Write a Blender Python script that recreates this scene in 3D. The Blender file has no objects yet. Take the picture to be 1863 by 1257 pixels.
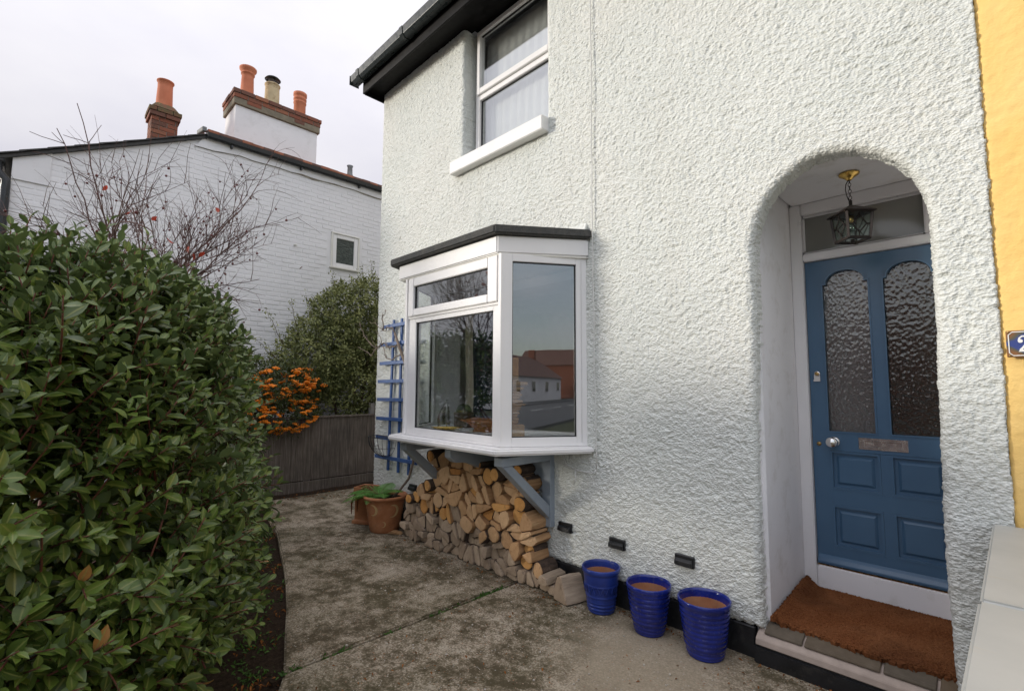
import bpy, bmesh, math, random
import numpy as np
from mathutils import Vector, Matrix
random.seed(7); rng = np.random.default_rng(11)
scene = bpy.context.scene
C = scene.collection
PI = math.pi; RAD = math.radians

# ---------------------------------------------------------------- camera, sky, sun, exposure
cam_d = bpy.data.cameras.new('camera'); cam = bpy.data.objects.new('camera', cam_d); C.objects.link(cam)
yaw, pitch, roll = RAD(45.5), RAD(4.85), RAD(0.3)
Fv = Vector((-math.sin(yaw)*math.cos(pitch), math.cos(yaw)*math.cos(pitch), math.sin(pitch)))
Rv = Vector((math.cos(yaw), math.sin(yaw), 0)); Uv = Rv.cross(Fv)
R2 = math.cos(roll)*Rv+math.sin(roll)*Uv; U2 = -math.sin(roll)*Rv+math.cos(roll)*Uv
M = Matrix((R2, U2, -Fv)).transposed().to_4x4(); M.translation = Vector((0, -3.05, 1.54))
cam.matrix_world = M
cam_d.sensor_width = 36; cam_d.lens = 36*885/1863; cam_d.clip_start = 0.05; cam_d.clip_end = 2000
scene.camera = cam

SUN_EL, SUN_AZ = RAD(11), RAD(-43)         # azimuth measured from -Y (the street) towards -X
sdir = Vector((math.sin(SUN_AZ)*math.cos(SUN_EL), -math.cos(SUN_AZ)*math.cos(SUN_EL), math.sin(SUN_EL)))
sun_d = bpy.data.lights.new('sun', 'SUN'); sun = bpy.data.objects.new('sun', sun_d); C.objects.link(sun)
sun.rotation_euler = sdir.to_track_quat('Z', 'Y').to_euler()
sun_d.energy = 1.75; sun_d.angle = RAD(10); sun_d.color = (1, 0.93, 0.82)

w = bpy.data.worlds.new('World'); scene.world = w; w.use_nodes = True
nt = w.node_tree; nt.nodes.clear()
def wn(t, **k):
    n = nt.nodes.new(t)
    for a, b in k.items(): setattr(n, a, b)
    return n
sky = wn('ShaderNodeTexSky', sky_type='NISHITA', sun_disc=False, sun_elevation=SUN_EL)
sky.sun_rotation = math.atan2(sdir.x, sdir.y)
bg1 = wn('ShaderNodeBackground'); bg1.inputs[1].default_value = 0.15
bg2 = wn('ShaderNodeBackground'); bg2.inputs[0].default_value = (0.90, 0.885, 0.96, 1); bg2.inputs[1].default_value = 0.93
tc = wn('ShaderNodeTexCoord'); mp = wn('ShaderNodeMapping'); mp.inputs['Scale'].default_value = (1, 1, 2.2)
no = wn('ShaderNodeTexNoise'); no.inputs['Scale'].default_value = 2.3; no.inputs['Detail'].default_value = 6; no.inputs['Roughness'].default_value = 0.55
# the cloud deck is closed over the garden and breaks up towards the street side
dot = wn('ShaderNodeVectorMath', operation='DOT_PRODUCT'); dot.inputs[1].default_value = (-0.72, 0.66, 0.2)
ma = wn('ShaderNodeMath', operation='MULTIPLY_ADD'); ma.inputs[1].default_value = 0.34; ma.inputs[2].default_value = 0.17
ad = wn('ShaderNodeMath', operation='ADD')
rp = wn('ShaderNodeValToRGB'); rp.color_ramp.elements[0].position = 0.32; rp.color_ramp.elements[1].position = 0.66
rp.color_ramp.elements[0].color = (.3, .3, .3, 1)
mx = wn('ShaderNodeMixShader'); out = wn('ShaderNodeOutputWorld')
L = nt.links.new
# an overcast sky is brighter overhead than at the horizon
sx = wn('ShaderNodeSeparateXYZ'); L(tc.outputs['Generated'], sx.inputs[0])
cl0 = wn('ShaderNodeClamp'); L(sx.outputs[2], cl0.inputs[0])
st = wn('ShaderNodeMath', operation='MULTIPLY_ADD'); st.inputs[1].default_value = 0.66; st.inputs[2].default_value = 0.35; L(cl0.outputs[0], st.inputs[0])
# broken cloud on the street side, with brightness added there to lift shaded walls
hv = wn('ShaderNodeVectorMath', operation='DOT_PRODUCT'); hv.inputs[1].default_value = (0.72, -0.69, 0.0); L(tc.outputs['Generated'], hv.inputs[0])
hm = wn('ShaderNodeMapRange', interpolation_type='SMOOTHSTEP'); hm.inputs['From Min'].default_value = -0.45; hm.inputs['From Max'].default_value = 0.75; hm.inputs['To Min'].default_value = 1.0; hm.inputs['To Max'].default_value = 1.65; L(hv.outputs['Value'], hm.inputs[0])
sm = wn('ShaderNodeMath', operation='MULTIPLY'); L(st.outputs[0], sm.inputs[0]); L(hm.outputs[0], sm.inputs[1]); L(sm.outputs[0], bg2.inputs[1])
crp = wn('ShaderNodeValToRGB'); crp.color_ramp.elements[0].position = 0.35; crp.color_ramp.elements[1].position = 0.65
crp.color_ramp.elements[0].color = (.84, .83, .915, 1); crp.color_ramp.elements[1].color = (.95, .935, .985, 1); L(no.outputs[0], crp.inputs[0]); L(crp.outputs[0], bg2.inputs[0])
L(tc.outputs['Generated'], mp.inputs[0]); L(mp.outputs[0], no.inputs[0])
L(tc.outputs['Generated'], dot.inputs[0]); L(dot.outputs['Value'], ma.inputs[0])
L(no.outputs[0], ad.inputs[0]); L(ma.outputs[0], ad.inputs[1]); L(ad.outputs[0], rp.inputs[0])
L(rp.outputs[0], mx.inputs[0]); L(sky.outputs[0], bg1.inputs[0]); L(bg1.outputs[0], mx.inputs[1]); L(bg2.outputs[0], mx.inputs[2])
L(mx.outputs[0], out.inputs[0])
scene.render.engine = 'CYCLES'
vs = scene.view_settings; vs.view_transform = 'Standard'; vs.look = 'None'; vs.exposure = 0.62; vs.gamma = 1; vs.use_curve_mapping = False

# ---------------------------------------------------------------- helpers
def tag(o, label=None, cat=None, group=None, kind=None):
    if label: o['label'] = label
    if cat: o['category'] = cat
    if group: o['group'] = group
    if kind: o['kind'] = kind
    return o
def empty(name, loc, rz=0):
    o = bpy.data.objects.new(name, None); o.empty_display_size = .1
    o.location = loc; o.rotation_euler.z = rz; C.objects.link(o); return o
def link(name, me, parent=None, loc=None):
    o = bpy.data.objects.new(name, me); C.objects.link(o)
    if loc is not None: o.location = loc
    if parent is not None:
        o.parent = parent
    return o
def dup(o, parent=None, loc=None, rot=None):
    c = o.copy(); C.objects.link(c)
    if parent is not None: c.parent = parent
    if loc is not None: c.location = loc
    if rot is not None: c.rotation_euler = rot
    for ch in list(o.children): dup(ch, c)
    return c
def npmesh(name, V, F, mats, smooth=False, attrs=None, fmat=None):
    """V (n,3), F (m,k) numpy arrays -> mesh"""
    V = np.asarray(V, np.float32); F = np.asarray(F, np.int32)
    me = bpy.data.meshes.new(name)
    me.vertices.add(len(V)); me.vertices.foreach_set('co', V.ravel())
    k = F.shape[1]
    me.loops.add(F.size); me.loops.foreach_set('vertex_index', F.ravel())
    me.polygons.add(len(F)); me.polygons.foreach_set('loop_start', np.arange(0, F.size, k, dtype=np.int32))
    me.polygons.foreach_set('loop_total', np.full(len(F), k, np.int32))
    if fmat is not None: me.polygons.foreach_set('material_index', np.asarray(fmat, np.int32))
    me.polygons.foreach_set('use_smooth', np.full(len(F), smooth, bool))
    for m in (mats if isinstance(mats, (list, tuple)) else [mats]): me.materials.append(m)
    for an, av in (attrs or {}).items():
        a = me.attributes.new(an, 'FLOAT', 'POINT'); a.data.foreach_set('value', np.asarray(av, np.float32))
    me.update(calc_edges=True); me.validate(); return me

class MB:
    """collects shapes into one mesh"""
    def __init__(s): s.v = []; s.f = []; s.m = []; s.sm = []
    def add(s, verts, faces, m=0, smooth=False):
        b = len(s.v); s.v += [tuple(v) for v in verts]
        for f in faces: s.f.append(tuple(i+b for i in f)); s.m.append(m); s.sm.append(smooth)
        return s
    def box(s, x0, x1, y0, y1, z0, z1, m=0, M=None):
        v = [(x, y, z) for z in (z0, z1) for y in (y0, y1) for x in (x0, x1)]
        if M is not None: v = [tuple(M @ Vector(p)) for p in v]
        return s.add(v, [(0, 2, 3, 1), (4, 5, 7, 6), (0, 1, 5, 4), (2, 6, 7, 3), (0, 4, 6, 2), (1, 3, 7, 5)], m)
    def prism(s, poly, z0, z1, m=0):
        """poly: list of (x,y), extruded along z"""
        n = len(poly)
        a = sum(poly[i][0]*poly[(i+1) % n][1]-poly[(i+1) % n][0]*poly[i][1] for i in range(n))
        if a < 0: poly = poly[::-1]
        v = [(x, y, z0) for x, y in poly]+[(x, y, z1) for x, y in poly]
        f = [tuple(range(n))[::-1], tuple(range(n, 2*n))]+[(i, (i+1) % n, n+(i+1) % n, n+i) for i in range(n)]
        return s.add(v, f, m)
    def prism_ax(s, poly, axis, a0, a1, m=0):
        """poly in the plane across axis ('x': (y,z), 'y': (x,z))"""
        n = len(poly)
        if axis == 'x': v = [(a0, p, q) for p, q in poly]+[(a1, p, q) for p, q in poly]
        else: v = [(p, a0, q) for p, q in poly]+[(p, a1, q) for p, q in poly]
        f = [tuple(range(n)), tuple(range(n, 2*n))[::-1]]+[(i, n+i, n+(i+1) % n, (i+1) % n) for i in range(n)]
        return s.add(v, f, m)
    def bar(s, p, q, wd, th, m=0, up=(0, 0, 1)):
        """box from p to q, wd across, th along up-ish"""
        p = Vector(p); q = Vector(q); d = (q-p).normalized(); u = Vector(up); sd = d.cross(u).normalized(); u = sd.cross(d)
        v = []
        for e in (p, q):
            for a, b in ((-1, -1), (1, -1), (1, 1), (-1, 1)): v.append(e+sd*a*wd/2+u*b*th/2)
        return s.add(v, [(3, 2, 1, 0), (4, 5, 6, 7), (0, 1, 5, 4), (1, 2, 6, 5), (2, 3, 7, 6), (3, 0, 4, 7)], m)
    def tube(s, pts, r, n=6, m=0, caps=True):
        pts = [Vector(p) for p in pts]; k = len(pts)
        rs = r if isinstance(r, (list, tuple)) else [r]*k
        V = []; prev = None
        for i, p in enumerate(pts):
            t = (pts[min(i+1, k-1)]-pts[max(i-1, 0)])
            t = t.normalized() if t.length > 1e-9 else Vector((0, 0, 1))
            ref = prev if prev is not None else (Vector((0, 0, 1)) if abs(t.z) < .9 else Vector((1, 0, 0)))
            a = t.cross(ref).normalized(); b = a.cross(t); prev = b
            for j in range(n):
                an = 2*PI*j/n; V.append(p+(a*math.cos(an)+b*math.sin(an))*rs[i])
        F = [(i*n+j, i*n+(j+1) % n, (i+1)*n+(j+1) % n, (i+1)*n+j) for i in range(k-1) for j in range(n)]
        if caps: F += [tuple(range(n))[::-1], tuple(range((k-1)*n, k*n))]
        return s.add(V, F, m, True)
    def lathe(s, prof, n=24, m=0, c=(0, 0, 0), smooth=True):
        """prof: (r,z) list bottom..top; open ends with r=0 closed by a point ring"""
        V = []; k = len(prof)
        for r, z in prof:
            for j in range(n):
                a = 2*PI*j/n; V.append((c[0]+r*math.cos(a), c[1]+r*math.sin(a), c[2]+z))
        F = [(i*n+j, i*n+(j+1) % n, (i+1)*n+(j+1) % n, (i+1)*n+j) for i in range(k-1) for j in range(n)]
        return s.add(V, F, m, smooth)
    def ball(s, c, r, n=8, k=5, m=0, sz=1):
        return s.lathe([(max(1e-5, r*math.sin(PI*i/k)), -r*sz*math.cos(PI*i/k)) for i in range(k+1)], n, m, c)
    def build(s, name, mats, parent=None, bevel=0, seg=1, loc=None, shift=None):
        me = bpy.data.meshes.new(name)
        vv = s.v
        if shift is not None: vv = [(x-shift[0], y-shift[1], z-shift[2]) for x, y, z in vv]
        me.from_pydata(vv, [], s.f)
        for mm in (mats if isinstance(mats, (list, tuple)) else [mats]): me.materials.append(mm)
        me.polygons.foreach_set('material_index', np.array(s.m, np.int32)); me.polygons.foreach_set('use_smooth', np.array(s.sm, bool))
        bm = bmesh.new(); bm.from_mesh(me)
        bmesh.ops.recalc_face_normals(bm, faces=bm.faces)
        if bevel:
            es = [e for e in bm.edges if len(e.link_faces) == 2 and e.calc_face_angle(0) > .5]
            bmesh.ops.bevel(bm, geom=es, offset=bevel, segments=seg, affect='EDGES', clamp_overlap=True)
        bm.to_mesh(me); bm.free(); me.update()
        return link(name, me, parent, loc)

# ---- numpy noise
_T = rng.random((256, 256)).astype(np.float32)*2-1
_GA = rng.random((256, 256)).astype(np.float32)*2*np.pi
def pnoise(x, y, seed=0):
    x = np.asarray(x, np.float32)+seed*17.31; y = np.asarray(y, np.float32)+seed*9.77
    xi = np.floor(x).astype(int); yi = np.floor(y).astype(int); xf = x-xi; yf = y-yi
    u = xf*xf*xf*(xf*(xf*6-15)+10); v = yf*yf*yf*(yf*(yf*6-15)+10)
    def g(i, j, fx, fy):
        a = _GA[i & 255, j & 255]; return np.cos(a)*fx+np.sin(a)*fy
    a = g(xi, yi, xf, yf); b = g(xi+1, yi, xf-1, yf); c = g(xi, yi+1, xf, yf-1); d = g(xi+1, yi+1, xf-1, yf-1)
    return (a*(1-u)+b*u)*(1-v)+(c*(1-u)+d*u)*v*1.0
def fbm(x, y, o=4, seed=0):
    t = 0; a = 1; f = 1
    for k in range(o): t = t+a*pnoise(x*f, y*f, seed+k*3); a *= .5; f *= 2
    return t

# ---------------------------------------------------------------- materials
class NT:
    def __init__(s, name):
        s.m = bpy.data.materials.new(name); s.m.use_nodes = True; s.t = s.m.node_tree; s.n = s.t.nodes
        s.b = s.n['Principled BSDF']; s.out = s.n['Material Output']; s.co = s.n.new('ShaderNodeTexCoord')
        s.bump_prev = None
    def L(s, a, b): s.t.links.new(a, b)
    def obj(s, scale=(1, 1, 1)):
        mp = s.n.new('ShaderNodeMapping'); mp.inputs['Scale'].default_value = scale; s.L(s.co.outputs['Object'], mp.inputs[0]); return mp.outputs[0]
    def noise(s, scale, detail=4, rough=.55, vec=None, dist=0):
        n = s.n.new('ShaderNodeTexNoise'); n.inputs['Scale'].default_value = scale; n.inputs['Detail'].default_value = detail
        n.inputs['Roughness'].default_value = rough; n.inputs['Distortion'].default_value = dist
        s.L(vec if vec is not None else s.co.outputs['Object'], n.inputs['Vector']); return n.outputs[0]
    def voro(s, scale, vec=None, feature='F1', out='Distance', rand=1):
        n = s.n.new('ShaderNodeTexVoronoi'); n.feature = feature; n.inputs['Scale'].default_value = scale; n.inputs['Randomness'].default_value = rand
        s.L(vec if vec is not None else s.co.outputs['Object'], n.inputs['Vector']); return n.outputs[out]
    def ramp(s, fac, stops, interp='LINEAR'):
        r = s.n.new('ShaderNodeValToRGB'); r.color_ramp.interpolation = interp
        e = r.color_ramp.elements
        while len(e) < len(stops): e.new(.5)
        for i, (p, c) in enumerate(stops):
            e[i].position = p; c = c if isinstance(c, (tuple, list)) else (c, c, c); e[i].color = (*c[:3], 1)
        s.L(fac, r.inputs[0]); return r.outputs[0]
    def mix(s, fac, a, b, mode='MIX'):
        n = s.n.new('ShaderNodeMix'); n.data_type = 'RGBA'; n.blend_type = mode
        for sk, v in ((n.inputs[0], fac), (n.inputs[6], a), (n.inputs[7], b)):
            if hasattr(v, 'is_output') or isinstance(v, bpy.types.NodeSocket): s.L(v, sk)
            elif isinstance(v, (tuple, list)): sk.default_value = (*v[:3], 1)
            else: sk.default_value = v
        return n.outputs[2]
    def math(s, op, a, b=None, c=None):
        n = s.n.new('ShaderNodeMath'); n.operation = op
        for i, v in enumerate((a, b, c)):
            if v is None: continue
            if isinstance(v, bpy.types.NodeSocket): s.L(v, n.inputs[i])
            else: n.inputs[i].default_value = v
        return n.outputs[0]
    def attr(s, name):
        n = s.n.new('ShaderNodeAttribute'); n.attribute_name = name; return n.outputs['Fac']
    def rnd(s): return s.n.new('ShaderNodeObjectInfo').outputs['Random']
    def bump(s, h, strength=.5, dist=.01):
        b = s.n.new('ShaderNodeBump'); b.inputs['Strength'].default_value = strength; b.inputs['Distance'].default_value = dist
        s.L(h, b.inputs['Height'])
        if s.bump_prev is not None: s.L(s.bump_prev, b.inputs['Normal'])
        s.bump_prev = b.outputs[0]; s.L(b.outputs[0], s.b.inputs['Normal']); return s
    def set(s, color=None, rough=None, metal=None, spec=None, **k):
        for key, v in (('Base Color', color), ('Roughness', rough), ('Metallic', metal), ('Specular IOR Level', spec)):
            if v is None: continue
            if isinstance(v, bpy.types.NodeSocket): s.L(v, s.b.inputs[key])
            elif isinstance(v, (tuple, list)): s.b.inputs[key].default_value = (*v[:3], 1)
            else: s.b.inputs[key].default_value = v
        for key, v in k.items(): s.b.inputs[key.replace('_', ' ')].default_value = v
        return s

def simple(name, col, rough=.5, metal=0, var=.12, nscale=6, bump=0, bscale=60, spec=.5, dirt=None):
    t = NT(name)
    n = t.noise(nscale, 5, .6)
    a = tuple(c*(1-var) for c in col); b = tuple(min(1, c*(1+var)) for c in col)
    c = t.ramp(n, [(.3, a), (.7, b)])
    if dirt:
        d = t.noise(nscale*2.3, 6, .7); c = t.mix(t.ramp(d, [(.52, 0.0), (.72, 1.0)]), c, dirt)
    r2 = t.ramp(t.noise(nscale*3, 3), [(.3, max(0, rough-.08)), (.7, min(1, rough+.1))])
    t.set(c, r2, metal, spec)
    if bump: t.bump(t.noise(bscale, 4), bump, .004)
    return t.m
MAT = {}
# pale roughcast
t = NT('roughcast_paint')
c = t.ramp(t.noise(1.3, 5, .6), [(.3, (.725, .750, .710)), (.7, (.78, .796, .755))])
c = t.mix(t.ramp(t.noise(9, 6, .7), [(.58, 0.0), (.8, .4)]), c, (.58, .59, .55))
c = t.mix(t.ramp(t.noise(1.6, 6, .65, vec=t.obj((2.2, 1, .35)), dist=.4), [(.52, 0.0), (.74, .28)]), c, (.66, .645, .58))
c = t.mix(t.ramp(t.noise(.8, 3, .5), [(.48, 0.0), (.60, .35)]), c, (.80, .79, .74))
t.set(c, .8, 0, .25); t.bump(t.voro(85, t.obj((.8, .8, 1.2)), 'F1'), .75, .010); t.bump(t.noise(150, 4, .7), .6, .005)
MAT['roughcast'] = t.m
t = NT('yellow_roughcast')
c = t.ramp(t.noise(3, 5, .6), [(.3, (.88, .58, .19)), (.7, (.93, .65, .25))])
t.set(c, .8, 0, .25); t.bump(t.noise(55, 3, .6), .5, .006); MAT['yellow'] = t.m
MAT['white_paint'] = simple('white_gloss_paint', (.78, .77, .78), .35, var=.03, nscale=4, bump=.08, bscale=30)
MAT['porch_white'] = simple('white_porch_plaster', (.83, .82, .83), .7, var=.03, nscale=2.5, bump=.15, bscale=18, dirt=(.70, .68, .66))
t = NT('white_upvc'); t.set(t.ramp(t.noise(5, 3), [(.3, (.82, .805, .795)), (.7, (.85, .835, .825))]), .38, 0, .4); MAT['upvc'] = t.m
MAT['upvc_cream'] = simple('cream_trim', (.74, .72, .66), .5, var=.05)
MAT['gasket'] = simple('black_gasket', (.015, .015, .015), .6)
MAT['sill_paint'] = simple('white_sill_paint', (.84, .83, .81), .5, var=.04, nscale=5, bump=.1, bscale=40)
MAT['black_plinth'] = simple('black_plinth_paint', (.012, .013, .015), .45, var=.4, nscale=9, bump=.5, bscale=25, dirt=(.04, .038, .034))
MAT['black_plastic'] = simple('black_plastic', (.013, .014, .015), .32, var=.15)
MAT['gutter'] = simple('dark_gutter_plastic', (.020, .027, .026), .3, var=.05)
MAT['soffit'] = simple('black_soffit_paint', (.005, .0045, .0045), .45, var=.3, bump=.2, bscale=30, spec=.18)
t = NT('mineral_roof_felt')
c = t.ramp(t.voro(240), [(.2, (.035, .035, .034)), (.7, (.10, .10, .095))]); c = t.mix(t.ramp(t.noise(14, 5), [(.45, 0.0), (.7, .6)]), c, (.12, .115, .10))
t.set(c, .9); t.bump(t.voro(260), .8, .004); MAT['felt'] = t.m
t = NT('blue_grey_bracket_paint')
t.set(t.ramp(t.noise(7, 5), [(.3, (.25, .29, .34)), (.7, (.31, .35, .39))]), .45); t.bump(t.noise(40, 3, vec=t.obj((1, 1, .15))), .15, .003); MAT['bracket'] = t.m
t = NT('door_blue_paint')
t.set(t.ramp(t.noise(3, 4), [(.3, (.058, .125, .215)), (.7, (.070, .145, .240))]), .3); t.bump(t.noise(60, 3, vec=t.obj((1, 1, .08))), .06, .003); MAT['door'] = t.m
MAT['chrome'] = simple('chrome', (.78, .77, .76), .1, 1, var=.05)
MAT['chrome_worn'] = simple('worn_chrome', (.62, .60, .58), .2, 1, var=.3, nscale=14)
MAT['brass'] = simple('brass', (.72, .48, .14), .22, 1, var=.15, nscale=20)
MAT['brass_dull'] = simple('dull_brass', (.45, .30, .12), .4, 1, var=.3, nscale=30)
MAT['bronze'] = simple('dark_bronze', (.026, .019, .016), .5, .3, var=.4, nscale=25, bump=.2)
def glass_mat(name, f0=.08, tint=(1, 1, 1), rough=0.0, bumpy=None):
    """thin pane: the same Schlick reflectance from either side"""
    t = NT(name); t.n.remove(t.b)
    tr = t.n.new('ShaderNodeBsdfTransparent'); tr.inputs[0].default_value = (*tint, 1)
    gl = t.n.new('ShaderNodeBsdfGlossy'); gl.inputs['Roughness'].default_value = rough; gl.inputs[0].default_value = (.95, .97, 1, 1)
    ge = t.n.new('ShaderNodeNewGeometry'); dt = t.n.new('ShaderNodeVectorMath'); dt.operation = 'DOT_PRODUCT'; t.L(ge.outputs['Incoming'], dt.inputs[0]); t.L(ge.outputs['Normal'], dt.inputs[1])
    co = t.math('SUBTRACT', 1.0, t.math('ABSOLUTE', dt.outputs['Value'])); f = t.math('MULTIPLY_ADD', t.math('POWER', co, 5.0), 1-f0, f0)
    mx = t.n.new('ShaderNodeMixShader'); t.L(f, mx.inputs[0]); t.L(tr.outputs[0], mx.inputs[1]); t.L(gl.outputs[0], mx.inputs[2]); t.L(mx.outputs[0], t.out.inputs[0])
    b = t.n.new('ShaderNodeBump'); b.inputs['Strength'].default_value = .02 if bumpy is None else bumpy; b.inputs['Distance'].default_value = .01
    t.L(t.noise(2.2 if bumpy is None else 60, 2), b.inputs['Height']); t.L(b.outputs[0], gl.inputs['Normal'])
    return t.m
MAT['glass'] = glass_mat('window_glass', .15, (.93, .95, .94))
MAT['glass_up'] = glass_mat('upper_window_glass', .23, (.9, .92, .92))
MAT['lantern_glass'] = glass_mat('lantern_glass', .05, (.80, .88, .84), .05, .3)
t = NT('hammered_obscure_glass')
v = t.voro(62, t.obj((1, 1, .75)), 'SMOOTH_F1'); t.set(t.ramp(t.noise(3, 2), [(.3, (.03, .033, .029)), (.7, (.05, .053, .046))]), .07, 0, .8)
t.bump(v, .6, .0045); t.bump(t.noise(120, 2), .1, .003)
tr = t.n.new('ShaderNodeBsdfTransparent'); ms = t.n.new('ShaderNodeMixShader'); ms.inputs[0].default_value = .42; t.b.inputs['IOR'].default_value = 2.0
t.L(tr.outputs[0], ms.inputs[1]); t.L(t.b.outputs[0], ms.inputs[2]); t.L(ms.outputs[0], t.out.inputs[0]); MAT['obscure'] = t.m
t = NT('fanlight_glass'); t.set(t.ramp(t.noise(1.5, 2), [(.3, (.17, .17, .155)), (.7, (.23, .23, .21))]), .12, 0, .6); MAT['fanlight'] = t.m
t = NT('dark_neighbour_glass'); t.set(t.ramp(t.noise(30, 3, vec=t.obj((1, .4, 1))), [(.4, (.02, .03, .027)), (.7, (.07, .09, .08))]), .12, 0, .6); t.bump(t.voro(40), .6, .01); MAT['neigh_glass'] = t.m
t = NT('house_window_glass'); t.set((.02, .025, .03), .05, 0, .8); MAT['dark_glass'] = t.m
MAT['room_wall'] = simple('room_plaster', (.72, .71, .72), .9, var=.05)
MAT['cheek'] = simple('white_window_reveal', (.80, .79, .80), .8, var=.03)
MAT['room_floor'] = simple('room_carpet', (.16, .12, .09), .95)
MAT['hall'] = simple('hall_wall', (.10, .10, .09), .9)
MAT['cream_cloth'] = simple('cream_curtain', (.78, .69, .56), .9, var=.08, bump=.2, bscale=90)
MAT['pale_cloth'] = simple('pale_net_curtain', (.80, .77, .74), .9, var=.06, bump=.2, bscale=90)
MAT['navy_cloth'] = simple('navy_curtain', (.012, .024, .05), .95, var=.2, bump=.2, bscale=90)
# coir
t = NT('coir')
c = t.ramp(t.noise(120, 3, .7), [(.3, (.11, .036, .014)), (.75, (.27, .105, .04))]); c = t.mix(t.ramp(t.noise(3.2, 4), [(.42, 0.0), (.62, .8)]), c, (.24, .10, .042), 'MIX')
c = t.mix(t.ramp(t.noise(2.2, 4, dist=.5), [(.5, 0.0), (.66, .65)]), c, (.085, .032, .014))
t.set(c, 1, 0, .1); t.bump(t.noise(400, 2), .7, .004); MAT['coir'] = t.m
t = NT('step_tile'); r = t.rnd()
c = t.ramp(r, [(0, (.12, .08, .048)), (.35, (.14, .105, .07)), (.7, (.105, .09, .07)), (1, (.15, .10, .055))]); c = t.mix(t.ramp(t.noise(22, 5), [(.4, 0.0), (.75, .4)]), c, (.20, .165, .125))
t.set(c, .75, 0, .15); t.bump(t.noise(60, 4), .3, .004); MAT['tile'] = t.m
MAT['mortar_pink'] = simple('pinkish_mortar', (.42, .345, .295), .9, var=.12, nscale=14, bump=.4, bscale=50)
# blue glaze
t = NT('blue_glaze')
c = t.ramp(t.noise(9, 5, .6), [(.3, (.006, .012, .12)), (.7, (.014, .030, .26))]); c = t.mix(t.ramp(t.noise(60, 5, .7), [(.56, 0.0), (.76, .55)]), c, (.12, .13, .20))
t.set(c, .16, 0, .6); t.bump(t.noise(35, 4), .12, .004); MAT['glaze'] = t.m
t = NT('blue_matt_glaze')
c = t.ramp(t.noise(9, 5, .6), [(.3, (.012, .03, .18)), (.7, (.022, .05, .28))]); c = t.mix(t.ramp(t.noise(70, 5, .7), [(.6, 0.0), (.78, .5)]), c, (.12, .14, .22))
t.set(c, .34, 0, .5); t.bump(t.noise(50, 4), .15, .004); MAT['glaze2'] = t.m
t = NT('terracotta')
c = t.ramp(t.noise(6, 6, .65), [(.28, (.26, .095, .035)), (.5, (.38, .15, .06)), (.75, (.46, .22, .11))]); c = t.mix(t.ramp(t.noise(14, 6, .7), [(.55, 0.0), (.75, .5)]), c, (.17, .10, .06))
t.set(c, .75); t.bump(t.noise(45, 4), .2, .004); MAT['terracotta'] = t.m
t = NT('unglazed_clay')
c = t.ramp(t.noise(7, 6, .65), [(.3, (.30, .12, .055)), (.7, (.44, .21, .10))]); c = t.mix(t.ramp(t.noise(11, 5, .7), [(.52, 0.0), (.75, .6)]), c, (.30, .20, .14)); t.set(c, .9); MAT['clay'] = t.m
t = NT('chimney_pot_clay'); c = t.ramp(t.noise(5, 5), [(.3, (.50, .155, .075)), (.7, (.60, .21, .11))]); t.set(c, .8); MAT['potclay'] = t.m
MAT['potcream'] = simple('cream_pot_clay', (.56, .45, .27), .8, var=.15, dirt=(.32, .2, .1))
MAT['motif'] = simple('yellow_slip_motif', (.50, .34, .15), .75, var=.2, nscale=20)
# bricks
t = NT('red_brick'); r = t.rnd()
c = t.ramp(r, [(0, (.20, .065, .04)), (.4, (.29, .10, .055)), (.7, (.15, .07, .05)), (1, (.36, .14, .075))]); c = t.mix(t.ramp(t.noise(18, 6, .7), [(.45, 0.0), (.75, .6)]), c, (.10, .075, .05))
t.set(c, .9); t.bump(t.noise(60, 4), .4, .006); MAT['brick'] = t.m
t = NT('lichen_brick'); c = t.ramp(t.noise(12, 6, .7), [(.35, (.20, .085, .05)), (.55, (.13, .10, .05)), (.75, (.30, .24, .08))]); t.set(c, .95); t.bump(t.noise(40, 4), .5, .01); MAT['lichen_brick'] = t.m
MAT['mortar'] = simple('grey_mortar', (.30, .27, .23), .95, var=.15, nscale=20, bump=.4)
MAT['stone_band'] = simple('weathered_stone_band', (.21, .18, .13), .9, var=.25, nscale=9, bump=.4)
MAT['white_stack'] = simple('white_chimney_render', (.80, .79, .80), .8, var=.03, nscale=2, dirt=(.70, .69, .69), bump=.15, bscale=12)
MAT['grey_white_brick'] = simple('white_painted_brick', (.80, .79, .80), .6, var=.03, nscale=3, bump=.3, bscale=22)
MAT['peel'] = simple('peeling_paint', (.30, .27, .22), .9, var=.3, nscale=14)
MAT['slate'] = simple('dark_slate', (.05, .048, .046), .7, var=.3, nscale=12)
MAT['roof_orange'] = simple('orange_roof_tile', (.36, .13, .07), .85, var=.3, nscale=5, dirt=(.14, .10, .07), bump=.3)
MAT['roof_brown'] = simple('brown_roof_tile', (.15, .075, .055), .85, var=.3, nscale=4, bump=.3)
MAT['lead'] = simple('lead_grey', (.16, .165, .165), .6, var=.3, nscale=8)
# fence
t = NT('weathered_fence_wood')
g = t.noise(9, 6, .7, vec=t.obj((1, 9, .35)), dist=.4)
c = t.ramp(g, [(.28, (.062, .048, .037)), (.5, (.15, .122, .10)), (.72, (.29, .245, .205))]); c = t.mix(t.ramp(t.noise(2.5, 4), [(.45, 0.0), (.7, .5)]), c, (.05, .045, .036))
t.set(c, .9); t.bump(g, .5, .006); MAT['fence'] = t.m
MAT['grey_wood'] = simple('grey_post_wood', (.30, .28, .26), .9, var=.2, nscale=12)
MAT['trellis'] = simple('blue_trellis_paint', (.030, .09, .26), .55, var=.2, nscale=12, bump=.2, dirt=(.06, .13, .30))
MAT['wire'] = simple('black_wire', (.012, .012, .012), .5)
MAT['cable'] = simple('painted_cable', (.66, .66, .63), .5, var=.05)
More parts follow.
